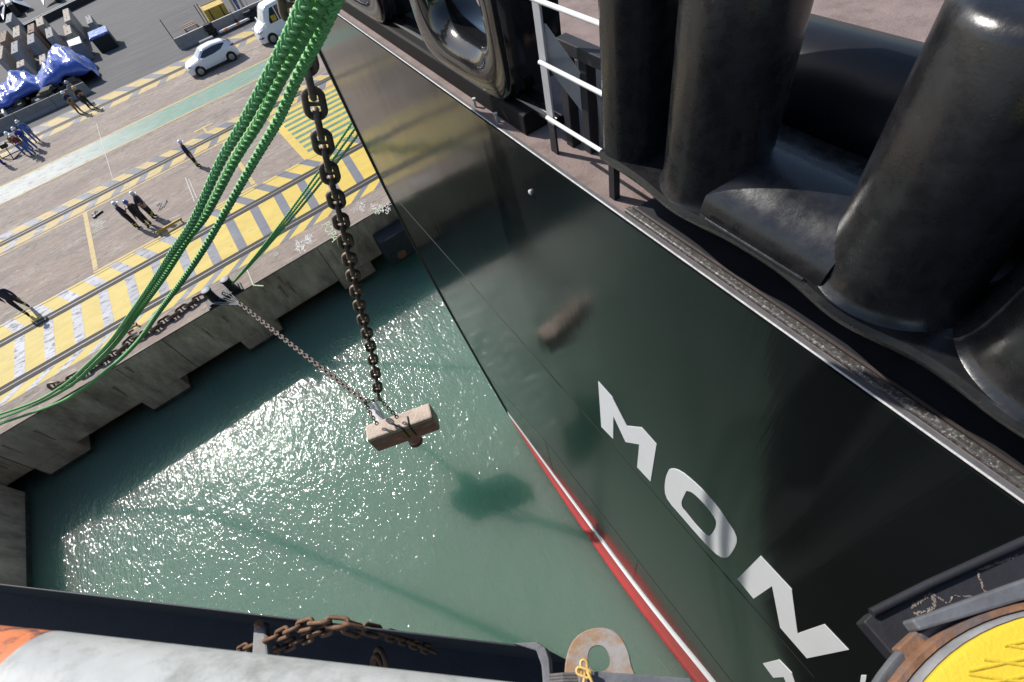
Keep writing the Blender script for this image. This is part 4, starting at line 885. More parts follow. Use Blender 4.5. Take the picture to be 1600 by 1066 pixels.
def person(label, loc, yaw, shirt, trou, helmet, pose='stand', h=1.76, sleeve=True, group=None, twist=0):
    o = thing('person', label, 'person', loc, yaw, group)
    # facing +y, x to the right
    k = h / 1.76
    J = dict(pel=(0, 0, .96), bel=(0, .01, 1.10), chest=(0, 0, 1.30), neckb=(0, -.01, 1.46), neck=(0, .0, 1.53), head=(0, .02, 1.64), crown=(0, .01, 1.72), chin=(0, .09, 1.59), nose=(0, .115, 1.64))
    for sd_, nm in ((1, 'r'), (-1, 'l')):
        J.update({'sh' + nm: (sd_ * .19, -.01, 1.42), 'hip' + nm: (sd_ * .10, 0, .90)})
        if pose in ('stand', 'walk', 'hips'):
            J['kn' + nm] = (sd_ * .12, .02, .50); J['an' + nm] = (sd_ * .13, -.02, .09); J['toe' + nm] = (sd_ * .15, .15, .05)
            J['el' + nm] = (sd_ * .27, -.03, 1.15); J['wr' + nm] = (sd_ * .27, .06, .91)
        if pose == 'fold':
            J['kn' + nm] = (sd_ * .13, .02, .50); J['an' + nm] = (sd_ * .15, -.02, .09); J['toe' + nm] = (sd_ * .18, .14, .05)
            J['el' + nm] = (sd_ * .27, .06, 1.16); J['wr' + nm] = (sd_ * .02, .26, 1.20 + .05 * sd_)
        if pose == 'hips': J['el' + nm] = (sd_ * .38, -.06, 1.18); J['wr' + nm] = (sd_ * .20, .05, 1.02)
        if pose == 'work':
            J['kn' + nm] = (sd_ * .13, .06, .50); J['an' + nm] = (sd_ * .15, -.02, .09); J['toe' + nm] = (sd_ * .18, .14, .05)
            J['el' + nm] = (sd_ * .28, .14, 1.14); J['wr' + nm] = (sd_ * .12, .38, 1.16)
        if pose == 'walk':
            J['kn' + nm] = (sd_ * .10, .20 * sd_ + .06, .52); J['an' + nm] = (sd_ * .10, .38 * sd_ - .04, .10 + (.05 if sd_ < 0 else 0)); J['toe' + nm] = (sd_ * .11, .38 * sd_ + .12, .05)
            J['el' + nm] = (sd_ * .26, -.12 * sd_, 1.16); J['wr' + nm] = (sd_ * .26, -.22 * sd_ + .1, .95)
    lean = {'walk': .10, 'work': .16}.get(pose, .02)
    for kk in list(J):
        x, y, z = J[kk]
        if z > .96 and not kk.startswith(('kn', 'an', 'toe')): y += (z - .96) * lean * 1.6
        J[kk] = (x, y, z)
    RAD = dict(pel=(.185, .15), bel=(.19, .15), chest=(.20, .155), neckb=.085, neck=.06, head=.095, crown=.07, chin=.045, nose=.016)
    nm_ = list(J); nodes = []
    rr = {'sh': .088, 'el': .064, 'wr': .040, 'hip': .13, 'kn': .092, 'an': .07, 'toe': .045}
    for kk in nm_:
        r = RAD.get(kk) or rr[kk[:-1]]; nodes.append((Vector(J[kk]) * k, r if not isinstance(r, tuple) else r))
    ix = {a: i for i, a in enumerate(nm_)}; E_ = [('pel', 'bel'), ('bel', 'chest'), ('chest', 'neckb'), ('neckb', 'neck'), ('neck', 'head'), ('head', 'crown'), ('head', 'chin'), ('head', 'nose')]
    for s_ in 'rl': E_ += [('neckb', 'sh' + s_), ('sh' + s_, 'el' + s_), ('el' + s_, 'wr' + s_), ('pel', 'hip' + s_), ('hip' + s_, 'kn' + s_), ('kn' + s_, 'an' + s_), ('an' + s_, 'toe' + s_)]
    ed = [(ix[a], ix[b]) for a, b in E_]
    cls = {}
    # hands: palm, four fingers, a thumb
    for s_ in 'rl':
        wv = Vector(J['wr' + s_]) * k; ev = Vector(J['el' + s_]) * k; d = (wv - ev).normalized(); side = d.cross(Vector((0, 0, 1))); side = side.normalized() if side.length > .2 else Vector((0, 1, 0))
        up = side.cross(d); pal = wv + d * .07; nodes.append((pal, .028)); pi_ = len(nodes) - 1; ed.append((ix['wr' + s_], pi_))
        for f_, (of, ln) in enumerate(((-.030, .065), (-.010, .078), (.010, .074), (.030, .058))):
            a = pal + d * .03 + side * of; nodes.append((a, .010)); i1 = len(nodes) - 1; ed.append((pi_, i1))
            nodes.append((a + d * ln * .6 - up * .010, .0085)); i2 = len(nodes) - 1; ed.append((i1, i2)); nodes.append((a + d * ln - up * .03, .0075)); ed.append((i2, len(nodes) - 1))
        nodes.append((wv + d * .045 + side * -.045, .011)); t1 = len(nodes) - 1; ed.append((pi_, t1)); nodes.append((wv + d * .085 + side * -.062 - up * .01, .0085)); ed.append((t1, len(nodes) - 1))
    me = skin_mesh(nodes, ed)
    for m_ in (shirt, trou, SKIN, BOOT): me.materials.append(m_)
    P = [Vector(n[0]) for n in nodes]
    def cl(a, b):
        na = nm_[a] if a < len(nm_) else 'hand'; nb = nm_[b] if b < len(nm_) else 'hand'
        if 'hand' in (na, nb) or 'head' in (na, nb) or 'neck' in (na, nb): return 2
        if na[:2] in ('el',) and nb[:2] == 'wr': return 0 if sleeve else 2
        if na[:2] == 'an': return 3
        if na == 'pel' and nb.startswith('hip') or na[:2] in ('kn',) or na.startswith('hip'): return 1
        return 0
    cc_ = [cl(a, b) for a, b in ed]
    for f_ in me.polygons:
        c = f_.center; best = 9; bi = 0
        for (a, b), c_ in zip(ed, cc_):
            e_ = P[b] - P[a]; t = max(0, min(1, (c - P[a]).dot(e_) / max(1e-9, e_.length_squared))); d_ = (P[a] + e_ * t - c).length
            if d_ < best: best = d_; bi = c_
        f_.material_index = bi
    body = bpy.data.objects.new('body', me); COL.objects.link(body); body.parent = o
    hd = Vector(J['head']) * k
    mb = MB(); mb.lathe([(.155, -.0), (.135, .02), (.128, .06), (.108, .11), (.065, .145), (0, .155)], hd + Vector((0, 0, .035)), 20)
    mb.box(hd + Vector((0, .155, .045)), (.16, .09, .012)); mb.ob('helmet', mat('helmet_' + helmet[0], helmet[1], .3), o, smooth=40)
    return o
WH = ('white', (.75, .76, .80)); YH = ('yellow', (.75, .45, .02)); BH = ('blue', (.05, .14, .45)); NH = ('navy', (.03, .04, .1)); GH = ('grey', (.4, .43, .5))
def pat(px, py): p = at(px, py, 0); return (p.x, p.y, .002)
person('man in dark clothes and white helmet walking alone beside the middle rail', pat(311, 261), R_(-100), NAVY, BANDT, WH, 'stand')
person('man with arms folded in a white helmet, left of the group of three', pat(217, 357), R_(-60), NAVY, BANDT, WH, 'fold', sleeve=False)
person('man with hands on hips in a white helmet, rear of the group of three', pat(243, 341), R_(-110), NAVY, BANDT, WH, 'hips', sleeve=False)
person('man in a blue helmet and black jacket, seen from behind in the group of three', pat(236, 354), R_(55), BLACKC, BANDT, BH, 'stand')
person('striding man in dark clothes with banded trousers at the left edge near the yellow lane', pat(47, 487), R_(-165), NAVY, BANDT, NH, 'walk', h=1.9)
person('man in navy shirt and khaki trousers, white helmet, by the concrete barrier', pat(127, 177), R_(-140), NAVY, KHAKI, WH, 'fold', sleeve=False)
person('man in a yellow helmet and black clothes by the concrete barrier', pat(144, 169), R_(-150), BLACKC, BLACKC, YH, 'fold', sleeve=False)
person('man in grey helmet standing behind the two by the barrier', pat(132, 160), R_(-150), cloth('grey_cloth', (.2, .22, .26)), NAVY, GH, 'stand')
person('worker in blue overalls and white helmet, rearmost of the group at the left edge', pat(61, 222), R_(170), BLUEC, BLUEC, WH, 'stand')
person('worker in navy shirt, blue trousers and white helmet, second from the back at left edge', pat(56, 233), R_(160), BLUE2, BLUEC, WH, 'fold')
person('worker in mustard top with blue trousers bending over the tool frame', pat(43, 241), R_(-140), MUST, BLUEC, WH, 'work', sleeve=False)
person('worker in maroon top, blue trousers and white helmet, frontmost of the left edge group', pat(54, 242), R_(150), MAR, BLUEC, WH, 'work', sleeve=False)
person('worker in white and blue half out of the picture at the left edge', pat(8, 258), R_(-90), cloth('white_cloth', (.6, .6, .62)), BLUE2, BH, 'stand')
person('worker in blue overalls behind the right concrete barrier near the generator', pat(377, 20), R_(-120), BLUEC, BLUEC, BH, 'stand')
tf_ = thing('tool_frame', 'small black tubular frame standing on the apron at the left edge', 'frame', pat(22, 243))  # black tube frame on the ground
mb = MB()
for a, b in (((-.9, .5, 0), (-.6, .1, 1.0)), ((.9, .5, 0), (.4, .1, .9)), ((0, -.9, 0), (.1, 0, .9)), ((-.6, .1, 1.0), (.4, .1, .9)), ((-.9, .5, .02), (.9, .5, .02)), ((.9, .5, .02), (0, -.9, .02)), ((0, -.9, .02), (-.9, .5, .02))): mb.tube([a, b], .035, 6)
mb.ob('tubes', M_BSHEET, tf_); mb = MB(); mb.box((0, .1, .8), (.5, .4, .3)); mb.ob('motor', M_BPL, tf_, bevel=.05)

# small litter on the apron
mb = MB()
for a, b in (((245, 322), (250, 318)), ((250, 328), (262, 314)), ((247, 330), (252, 317)), ((256, 324), (260, 312))):
    mb.tube([at(*a, .02), at(*b, .02)], .02, 5)
mb.ob('tool_bits', M_STEELW, label='few thin steel bars lying on the apron beside the group of three', cat='tools')
mb = MB()
for i in range(5):
    p = at(151 + random.uniform(-4, 4), 336 + random.uniform(-3, 3), .05); mb.box((p.x, p.y, .05), (random.uniform(.2, .5), random.uniform(.1, .25), .1), rz=random.uniform(0, 3))
mb.ob('rag_pile', M_BPL, bevel=.02, label='small dark heap of rags near the yellow corner mark', cat='rags')

# ================================================================ VEHICLES
def vehicle(name, label, cat, loc, rz, L, W, H, wb, ztop, belt, hw, hr_, tyre, glass, scr, tail_x, fo):
    """ztop/belt/hw/hr_: functions of u in 0..1 from nose to tail; x runs nose (-) to tail (+)"""
    o = thing(name, label, cat, loc, rz)
    def S(u, v):
        # v: 0 sill .. 0.45 belt .. 0.85 roof edge .. 1 centre line, right side (y<0)
        x = -L / 2 + L * u; zt_ = ztop(u); zb = min(belt(u), zt_ - .03); w_ = hw(u); wr = min(hr_(u), w_ * .97); zs = .24
        K_ = [(0, w_ * .93, zs), (.12, w_ * .985, zs + .14), (.28, w_, zs + (zb - zs) * .6), (.45, w_ * .965, zb), (.8, wr, zb + (zt_ - zb) * .86), (.88, wr * .90, zb + (zt_ - zb) * .97), (1, 0, zt_ + .015)]
        for (a, y0, z0), (b, y1, z1) in zip(K_, K_[1:]):
            if v <= b + 1e-9:
                t = (v - a) / (b - a); return Vector((x, -(y0 + (y1 - y0) * t), z0 + (z1 - z0) * t))
        return Vector((x, 0, zt_))
    vs = [0, .06, .12, .2, .28, .36, .45, .5, .57, .64, .72, .8, .84, .88, .94, 1]; us = [i / 44 for i in range(45)]
    mb = MB(); rings = []
    for u in us:
        half = [S(u, v) for v in vs]; rings.append(half + [Vector((p.x, -p.y, p.z)) for p in reversed(half[:-1])])
    mb.loft(rings, closed=True); mb.ob('body', M_CARW, o, smooth=45)
    def panel(nm, u0, u1, v0, v1, m, par=None, mir=True, nu=8, nv=5, off=.008, cut=None):
        for sg in ((1, -1) if mir == True else (1,)):
            mb = MB(); g_ = []
            for i in range(nu + 1):
                row = []
                for j in range(nv + 1):
                    u = u0 + (u1 - u0) * i / nu; vv0, vv1 = (v0, v1) if cut is None else cut(i / nu); v = vv0 + (vv1 - vv0) * j / nv
                    p = S(u, v); n_ = (S(u + .01, v) - S(u - .01, v)).cross(S(u, v + .01) - S(u, v - .01)); n_ = n_.normalized() if n_.length > 0 else Vector((0, -1, 0))
                    if n_.y > 0 and abs(n_.y) > .3: n_ = -n_
                    if n_.z < 0 and abs(n_.y) < .9: n_ = -n_ if n_.z < -.3 else n_
                    p = p + n_ * off; row.append(Vector((p.x, p.y * sg, p.z)))
                g_.append(row)
            mb.loft(g_, closed=False); mb.ob(nm, m, o if par is None else par, smooth=60)
    glass(panel, S); 
    # windscreen and rear screen spanning both sides
    for nm, (u0, u1), m in (('windscreen', scr[0], M_SCREEN), ('rear_screen', scr[1], M_GLASS)):
        g_ = []
        for i in range(7):
            u = u0 + (u1 - u0) * i / 6; row = []
            for j in range(13):
                q = -1 + j / 6; v = 1 - abs(q) * .17; p = S(u, v); row.append(Vector((p.x + (-.012 if nm == 'windscreen' else .012), p.y * (1 if q < 0 else -1), p.z + .014)))
            g_.append(row)
        mb = MB(); mb.loft(g_, closed=False); mb.ob(nm, m, o, smooth=60)
    # wheels
    for wx in (-L / 2 + fo, -L / 2 + fo + wb):
        for sg in (-1, 1):
            uu = (wx + L / 2) / L; ww = hw(uu)
            mb = MB(); mb.tube([(wx + (tyre + .055) * math.cos(a), sg * (ww + .004), tyre + (tyre + .055) * math.sin(a)) for a in [math.pi * k / 14 for k in range(-1, 16)]], .022, 6); mb.ob('arch_trim', M_BPL, o)
            mb = MB(); mb.lathe([(tyre + .05, 0), (tyre + .05, .01), (0, .01)], (wx, sg * (ww - .004), tyre), 28, ax=(0, sg, 0)); mb.ob('wheel_well', M_BSHEET, o)
            whl = MB(); whl.lathe([(tyre * .62, -.18), (tyre * .93, -.19), (tyre, -.15), (tyre, .0), (tyre * .95, .03), (tyre * .70, .03), (tyre * .66, .0)], (wx, sg * (ww + .01), tyre), 32, ax=(0, sg, 0)); wo = whl.ob('wheel', M_TYRE, o, smooth=40)
            mb = MB(); mb.lathe([(tyre * .66, .0), (tyre * .64, .018), (tyre * .55, -.01), (tyre * .2, .01), (0, .02)], (wx, sg * (ww + .012), tyre), 28, ax=(0, sg, 0))
            rim = mb.ob('rim', mat('wheel_dark', (.09, .09, .095), .4), wo, smooth=40)
            mb = MB()
            for k in range(5):
                a = 2 * math.pi * k / 5 + .3; c, s = math.cos(a), math.sin(a)
                mb.tube([(wx + c * tyre * .1, sg * (ww + .03), tyre + s * tyre * .1), (wx + c * tyre * .62, sg * (ww + .034), tyre + s * tyre * .62)], [.05, .032], 6)
            mb.lathe([(tyre * .66, .0), (tyre * .66, .03), (tyre * .58, .03)], (wx, sg * (ww + .012), tyre), 28, ax=(0, sg, 0)); mb.ob('spokes', M_RIM, wo, smooth=40)
    return o, S, panel

lerp = lambda a, b, t: a + (b - a) * t
def tab(T):
    def f_(u):
        for (a, x), (b, y) in zip(T, T[1:]):
            if u <= b: t = (u - a) / (b - a); return x + (y - x) * t
        return T[-1][1]
    return f_
def suv_glass(panel, S):
    lo = tab([(0, .62), (.12, .49), (.5, .475), (.8, .52), (1, .70)]); hi = tab([(0, .66), (.18, .765), (.85, .775), (1, .74)])
    panel('side_window', .315, .83, 0, 0, M_GLASS, nu=14, nv=4, cut=lambda t: (lo(t), hi(t)))
suv, S1, pn = vehicle('white_suv', 'small white hatchback parked on the outer rail lane with its nose to the left', 'car', (2.72, 50.45, 0), R_(2), 4.35, 1.86, 1.58, 2.72,
    tab([(0, .62), (.02, .78), (.06, .90), (.24, 1.05), (.27, 1.09), (.40, 1.50), (.46, 1.56), (.62, 1.585), (.82, 1.50), (.90, 1.34), (.965, 1.12), (.985, 1.0), (1, .70)]),
    tab([(0, .55), (.06, .80), (.25, .95), (.6, 1.0), (.9, 1.06), (1, .64)]),
    tab([(0, .52), (.03, .70), (.09, .84), (.2, .90), (.5, .92), (.8, .91), (.93, .84), (.98, .74), (1, .62)]),
    tab([(0, .45), (.08, .70), (.24, .74), (.33, .66), (.45, .62), (.75, .60), (.88, .58), (.97, .6), (1, .5)]), .335, suv_glass, ((.275, .395), (.84, .955)), None, .82)
for sg in (-1, 1):
    mb = MB(); mb.lathe([(0, -.05), (.08, -.05), (.10, 0), (.07, .06), (0, .08)], (-.78, sg * 1.0, 1.02), 14, ax=(-1, 0, 0)); mb.ob('mirror', M_CARW, suv, smooth=50)
    mb = MB(); mb.tube([(-2.03, sg * .60, .80), (-1.93, sg * .74, .84), (-1.78, sg * .82, .88)], [.05, .07, .04], 8); mb.ob('headlight', M_LAMP, suv, smooth=True)
    mb = MB(); mb.tube([(2.09, sg * .55, 1.02), (2.0, sg * .76, 1.04), (1.78, sg * .86, 1.06)], [.05, .085, .03], 8); mb.ob('tail_light', M_TAIL, suv, smooth=True)
mb = MB(); mb.box((-2.13, 0, .52), (.10, 1.1, .16)); mb.ob('grille', M_BPL, suv, bevel=.03)
mb = MB(); mb.box((2.10, 0, .46), (.16, 1.3, .22)); mb.ob('rear_bumper', M_BPL, suv, bevel=.06)
mb = MB(); mb.box((0, 0, .255), (3.6, 1.76, .07)); mb.ob('sill_trim', M_BPL, suv, bevel=.02)

def van_glass(panel, S):
    panel('side_window', .23, .36, 0, 0, M_GLASS, nu=8, nv=4, cut=lambda t: (.48, .56 + .22 * min(1, t * 1.6)))
    panel('side_window', .375, .60, .48, .78, M_GLASS); panel('side_window', .62, .92, .48, .78, M_GLASS)
van, S2, pn2 = vehicle('white_minibus', 'white minibus with dark side windows partly hidden behind the green ropes', 'minibus', (9.75, 50.2, 0), R_(2), 5.9, 2.1, 2.6, 3.6,
    tab([(0, .7), (.015, 1.0), (.05, 1.22), (.13, 1.42), (.15, 1.5), (.235, 2.35), (.28, 2.52), (.5, 2.6), (.95, 2.55), (.985, 2.4), (1, 2.2)]),
    tab([(0, .6), (.05, 1.0), (.13, 1.25), (1, 1.3)]),
    tab([(0, .55), (.02, .80), (.06, .95), (.15, 1.03), (.5, 1.05), (.95, 1.04), (1, .98)]),
    tab([(0, .5), (.1, .8), (.15, .88), (.25, .86), (.9, .86), (1, .84)]), .37, van_glass, ((.152, .232), (.988, .999)), None, .95)
for sg in (-1, 1):
    mb = MB(); mb.box((-2.05, sg * 1.2, 1.45), (.12, .2, .34)); mb.ob('mirror', M_CARW, van, bevel=.04)
    mb = MB(); mb.tube([(-2.85, sg * .62, 1.0), (-2.72, sg * .86, 1.06), (-2.5, sg * .98, 1.14)], [.07, .10, .05], 8); mb.ob('headlight', M_LAMP, van, smooth=True)
    mb = MB(); mb.tube([(-2.93, sg * .45, .62), (-2.78, sg * .86, .64), (-2.6, sg * .97, .68)], [.05, .07, .03], 8); mb.ob('bumper_vent', M_BPL, van, smooth=True)
mb = MB(); mb.box((-1.15, -1.0, 1.62), (.42, .05, .40)); mb.ob('window_seat', mat('yellow_seat', (.6, .38, .03), .6), van, bevel=.03)  # yellow seat showing in the side window

# ================================================================ YARD: blocks, tarpaulin, barriers, bins
def c1(x, y): return (x * .16875, y * .16875)
def c2(x, y): return (240 + x * .16875, y * .16875)
def block(label, q, h, m, name='concrete_block', g='concrete blocks standing in the yard'):
    P = [at(*c1(*p), h) for p in q]; c = sum(P, Vector()) / 4
    e1 = ((P[1] - P[0]) + (P[2] - P[3])) / 2; e2 = ((P[3] - P[0]) + (P[2] - P[1])) / 2
    e1 = Vector((e1.x, 0, 0)); e2 = Vector((0, e2.y, 0)); o = thing(name, label, 'block', (c.x, c.y, 0), R_(random.uniform(-1.5, 1.5)), g)
    mb = MB(); mb.box((0, 0, h / 2), (e1.length, e2.length, h)); mb.ob('body', m, o, bevel=.05)
    mb = MB(); mb.lathe([(.03, 0), (.03, .10), (0, .1)], (0, -e2.length * .3, h), 8); mb.lathe([(.03, 0), (.03, .10), (0, .1)], (0, e2.length * .3, h), 8); mb.ob('lifting_pin', M_CHAINB, o)
    return o
block('tall pale block farthest right in the back row by the black beam', [(578, 85), (630, 80), (655, 180), (592, 208)], 1.9, M_BLOCK)
block('pinkish block directly in front of the farthest right one', [(580, 235), (640, 215), (665, 300), (600, 335)], 1.6, M_BLOCK)
block('pale block touching the black beam, centre of the back row', [(320, 175), (385, 145), (410, 215), (345, 250)], 2.0, M_BLOCK)
block('pale block half hidden behind a darker grey one', [(240, 240), (305, 215), (325, 290), (265, 305)], 2.0, M_BLOCKR)
block('narrow cream block left of centre in the back row', [(115, 255), (175, 235), (185, 325), (120, 350)], 2.0, M_BLOCK)
block('rough grey block with flaked top in the middle of the yard', [(410, 265), (470, 250), (495, 330), (430, 355)], 2.0, M_BLOCKG)
block('dark grey smooth block in front of the half hidden one', [(235, 325), (300, 300), (330, 380), (265, 410)], 1.9, M_BLOCKG)
block('grey block with long sunlit brown side behind the tarpaulin', [(110, 390), (175, 370), (150, 485), (90, 505)], 2.0, M_BLOCKG)
block('cream block at the left edge of the picture', [(0, 300), (50, 285), (60, 370), (0, 395)], 2.0, M_BLOCKR)
block('grey block next to the silver steel fitting', [(45, 140), (100, 120), (115, 190), (60, 215)], 1.7, M_BLOCKG)
block('lowest pale block at the left edge above the blue sheet', [(-30, 440), (15, 430), (30, 530), (-20, 560)], 1.9, M_BLOCK)
block('small pale block peeping out above the left fold of the tarpaulin', [(148, 580), (210, 548), (235, 590), (155, 640)], 1.9, M_BLOCK)
block('pale block squeezed behind the highest fold of the tarpaulin', [(350, 520), (415, 495), (425, 560), (375, 610)], 1.9, M_BLOCK)
block('small pale block behind the blue covered crate', [(790, 150), (835, 135), (860, 205), (800, 225)], 1.0, M_BLOCKG)
block('white topped grey block right of the tarpaulin', [(620, 385), (735, 340), (760, 400), (645, 435)], 1.45, M_BARR)
# the white lid on it
P = [at(*c1(*p), 1.47) for p in [(620, 385), (735, 340), (760, 400), (645, 435)]]; mb = MB(); mb.prism(P, (0, 0, .04)); mb.ob('white_lid', M_LITE, label='white lid lying on top of the grey block right of the tarpaulin', cat='sheet')
bx = thing('covered_crate', 'crate with blue sheeted top and black sides standing alone on the asphalt', 'crate', (-4.2, 69.1, 0), R_(-1))
mb = MB(); mb.box((0, 0, .62), (1.75, 2.5, 1.24)); mb.ob('sides', M_BSHEET, bx, bevel=.05)
mb = MB(); mb.box((0, .05, 1.33), (1.85, 2.65, .22)); mb.ob('top_sheet', M_BLUEB, bx, bevel=.08)

# tarpaulin over a long pile
tp = thing('tarpaulin_pile', 'long heap of scrap timber under a shiny blue tarpaulin', 'tarpaulin', (0, 0, 0))
rnd = random.Random(11)
TR = [(-26, 64, 2.2, 2.2), (-20, 63.2, 2.3, 2.4), (-17, 62.8, 2.0, 2.3), (-15.3, 62.6, 2.3, 2.2), (-13.2, 62.6, 1.9, 2.3), (-11.9, 63.4, 2.4, 2.6), (-10.4, 62.9, 1.9, 2.1), (-9.2, 62.6, 2.3, 2.3), (-8.1, 63.4, 2.9, 3.0), (-7.1, 63.4, 2.7, 3.1), (-6.2, 62.6, 1.2, 2.8), (-5.9, 62.2, .35, 2.3)]
cs_ = spline([Vector((x, y, z)) for x, y, z, w_ in TR], 7); wv = spline([Vector((w_, 0, 0)) for *_, w_ in TR], 7)
from mathutils import noise as mn
rings = []
for i, (c, w_) in enumerate(zip(cs_, wv)):
    row = []; W_ = w_.x
    for j in range(25):
        t = j / 24; a = math.pi * t; yy = -math.cos(a) * W_; prof = math.sin(a) ** .55
        nz_ = mn.noise(Vector((c.x * .9, yy * .6, 1.3))) * .45 + mn.noise(Vector((c.x * 2.2, yy * 1.7, 4))) * .18 - abs(mn.noise(Vector((c.x * 1.1 + yy * .5, yy * .35, 9)))) * .5
        base_ = .95 + .35 * mn.noise(Vector((c.x * .8, 3, 3)))
        if t > .5: base_ = .05
        row.append(Vector((c.x + .25 * nz_, c.y + yy, max(.03, base_ + (c.z * .86 - base_) * prof + nz_ * prof))))
    rings.append(row)
mb = MB(); mb.loft(rings, closed=False); to = mb.ob('blue_sheet', M_TARP, tp, smooth=True)
so = to.modifiers.new('t', 'SOLIDIFY'); so.thickness = .03
mb = MB()
for i in range(46):
    x = rnd.uniform(-17, -7); y = rnd.uniform(60.1, 61.8); z = rnd.uniform(.15, .9)
    mb.box((x, y, z), (rnd.uniform(.15, .9), rnd.uniform(.8, 1.8), rnd.uniform(.12, .4)), rz=rnd.uniform(-.3, .3))
mb.ob('scrap_boards', mat('old_timber', (.11, .10, .08), .9, var=.5, scale=3), tp, bevel=.015)
mb = MB()
for i in range(14):
    x = rnd.uniform(-16, -7.5); y = rnd.uniform(59.8, 61); mb.box((x, y, .3), (rnd.uniform(.5, .9), rnd.uniform(.5, .8), rnd.uniform(.5, .9)), rz=rnd.uniform(-.5, .5))
mb.ob('scrap_boxes', mat('scrap_box_grey', (.16, .17, .17), .8, var=.5, scale=2), tp, bevel=.03)
mb = MB(); mb.box((-13.75, 59.6, .6), (.18, 1.6, .7), rz=.1); mb.ob('white_panel', M_LITE, tp, bevel=.02)

# jersey barriers
def barrier(label, x0, x1, y, h=.82, g='concrete barriers in a row', m=M_BARR):
    L = x1 - x0 - .03; o = thing('concrete_barrier', label, 'barrier', ((x0 + x1) / 2, y, 0), 0, g)
    prof = [(-.30, 0), (-.28, .12), (-.14, .30), (-.09, h - .01), (.09, h - .01), (.14, .30), (.28, .12), (.30, 0)]
    mb = MB(); mb.loft([[Vector((x, a, b)) for a, b in prof] for x in (-L / 2, L / 2)]); mb.ob('body', m, o, bevel=.012)
    mb = MB(); mb.box((0, 0, h + .002), (L - .05, .15, .02)); mb.ob('cap', M_LITE if 'sunlit' in label or 'right' in label else m, o, bevel=.004)
    return o
words = ['leftmost', 'second', 'third', 'fourth']
for i, (a, b) in enumerate(((-19, -16), (-16, -13), (-13, -10), (-10, -7.05))):
    barrier(words[i] + ' grey concrete barrier of the row in front of the blue tarpaulin', a, b, 58.0, .85)
barrier('right hand concrete barrier behind the small white car, with a light top', 1.25, 4.5, 58.3, .92)
barrier('right hand concrete barrier between the car and the minibus, with a light top', 4.5, 8.0, 58.3, .92)
barrier('right hand concrete barrier behind the minibus, with a light top', 8.0, 11.6, 58.3, .92)
ff = thing('mesh_fence', 'thin wire mesh fence panels on posts behind the right barriers', 'fence', (1.25, 58.75, 0))
for x in (0, 3.2, 3.45): 
    mb = MB(); mb.tube([(x, 0, 0), (x, 0, 2.45)], .035, 8); mb.ob('post', M_BSHEET, ff)
mb = MB()
for k in range(11): mb.tube([(.03, 0, .2 + k * .22), (3.2, 0, .2 + k * .22)], .003, 4)
for k in range(16): mb.tube([(.05 + k * .2, 0, .1), (.05 + k * .2, 0, 2.42)], .003, 4)
mb.ob('mesh_panel', M_BARR, ff)
# yellow bin
p = at(*c2(520, 215), 0)
yb = thing('yellow_bin', 'open yellow steel bin with black straps behind the right barriers', 'bin', (6.15, 62.4, 0), R_(-2))
mb = MB()
W_, D_, H_ = 2.0, 2.2, 1.25
mb.box((0, -D_ / 2, H_ / 2), (W_, .06, H_)); mb.box((0, D_ / 2, H_ / 2), (W_, .06, H_)); mb.box((-W_ / 2 + .03, 0, H_ / 2), (.06, D_ - .06, H_)); mb.box((W_ / 2 - .03, 0, H_ / 2), (.06, D_ - .06, H_)); mb.box((0, 0, H_ - .1), (W_ - .12, D_ - .1, .06))
mb.ob('shell', M_YBOX, yb)
for x in (-.55, .55): mb = MB(); mb.box((x, -D_ / 2 - .04, H_ / 2 + .1), (.1, .03, .9)); mb.ob('strap', M_BSHEET, yb)
gen = thing('generator', 'white and grey portable machine with a mast behind the right barriers', 'machine', (8.25, 61.5, 0))
mb = MB(); mb.box((0, 0, 1.6), (.9, .9, .5)); mb.box((.05, .1, 1.95), (.5, .5, .3)); mb.ob('housing', M_RWHITE, gen, bevel=.06)
mb = MB()
for a in (-.4, .4):
    for b in (-.4, .4): mb.tube([(a, b, 0), (a, b, 1.4)], .035, 6)
mb.ob('frame', M_BPL, gen)
mb = MB(); mb.box((-.55, -.3, 1.5), (.12, .5, .6)); mb.ob('side_box', mat('cream_paint', (.6, .55, .4), .5), gen, bevel=.02)
mb = MB(); mb.tube([(.75, -.6, .0), (.75, -.6, 2.3)], .05, 8); mb.ob('mast', M_RWHITE, gen, smooth=True)
sh = thing('hanging_shovel', 'black shovel hanging over the face of the right barriers', 'shovel', (6.85, 57.6, .1), 0)
mb = MB(); mb.add([(-.12, 0, .5), (.12, 0, .5), (.2, 0, -.0), (-.2, 0, -.0), (-.12, .03, .5), (.12, .03, .5), (.2, .03, 0), (-.2, .03, 0)], [(0, 1, 2, 3), (7, 6, 5, 4), (0, 4, 5, 1), (1, 5, 6, 2), (2, 6, 7, 3), (3, 7, 4, 0)]); mb.ob('blade', M_BSHEET, sh)
mb = MB(); mb.tube([(0, .0, .45), (0, .05, 1.3)], .02, 6); mb.ob('handle', M_BPL, sh)
cr = thing('small_pallet', 'small pinkish wooden pallet lying on the asphalt behind the barrier', 'pallet', tuple(at(*c2(345, 265), 0)), R_(2))
for y in (-.6, 0, .6): mb = MB(); mb.box((0, y, .3), (1.4, .16, .06)); mb.ob('board', mat('pink_timber', (.5, .34, .26), .8), cr)
for x in (-.6, .6): mb = MB(); mb.box((x, 0, .13), (.12, 1.4, .26)); mb.ob('bearer', mat('pink_timber', (.5, .34, .26), .8), cr)
pole = thing('striped_pole', 'white pole with orange bands lying in front of the right barriers', 'pole', (0, 0, 0))
a = at(*c2(608, 300), .25); b = at(*c2(885, 172), .25)
mb = MB(); mb.box(((a + b) / 2), ((b - a).length, .28, .16), rz=math.atan2((b - a).y, (b - a).x)); mb.ob('bar', M_LITE, pole, bevel=.02)
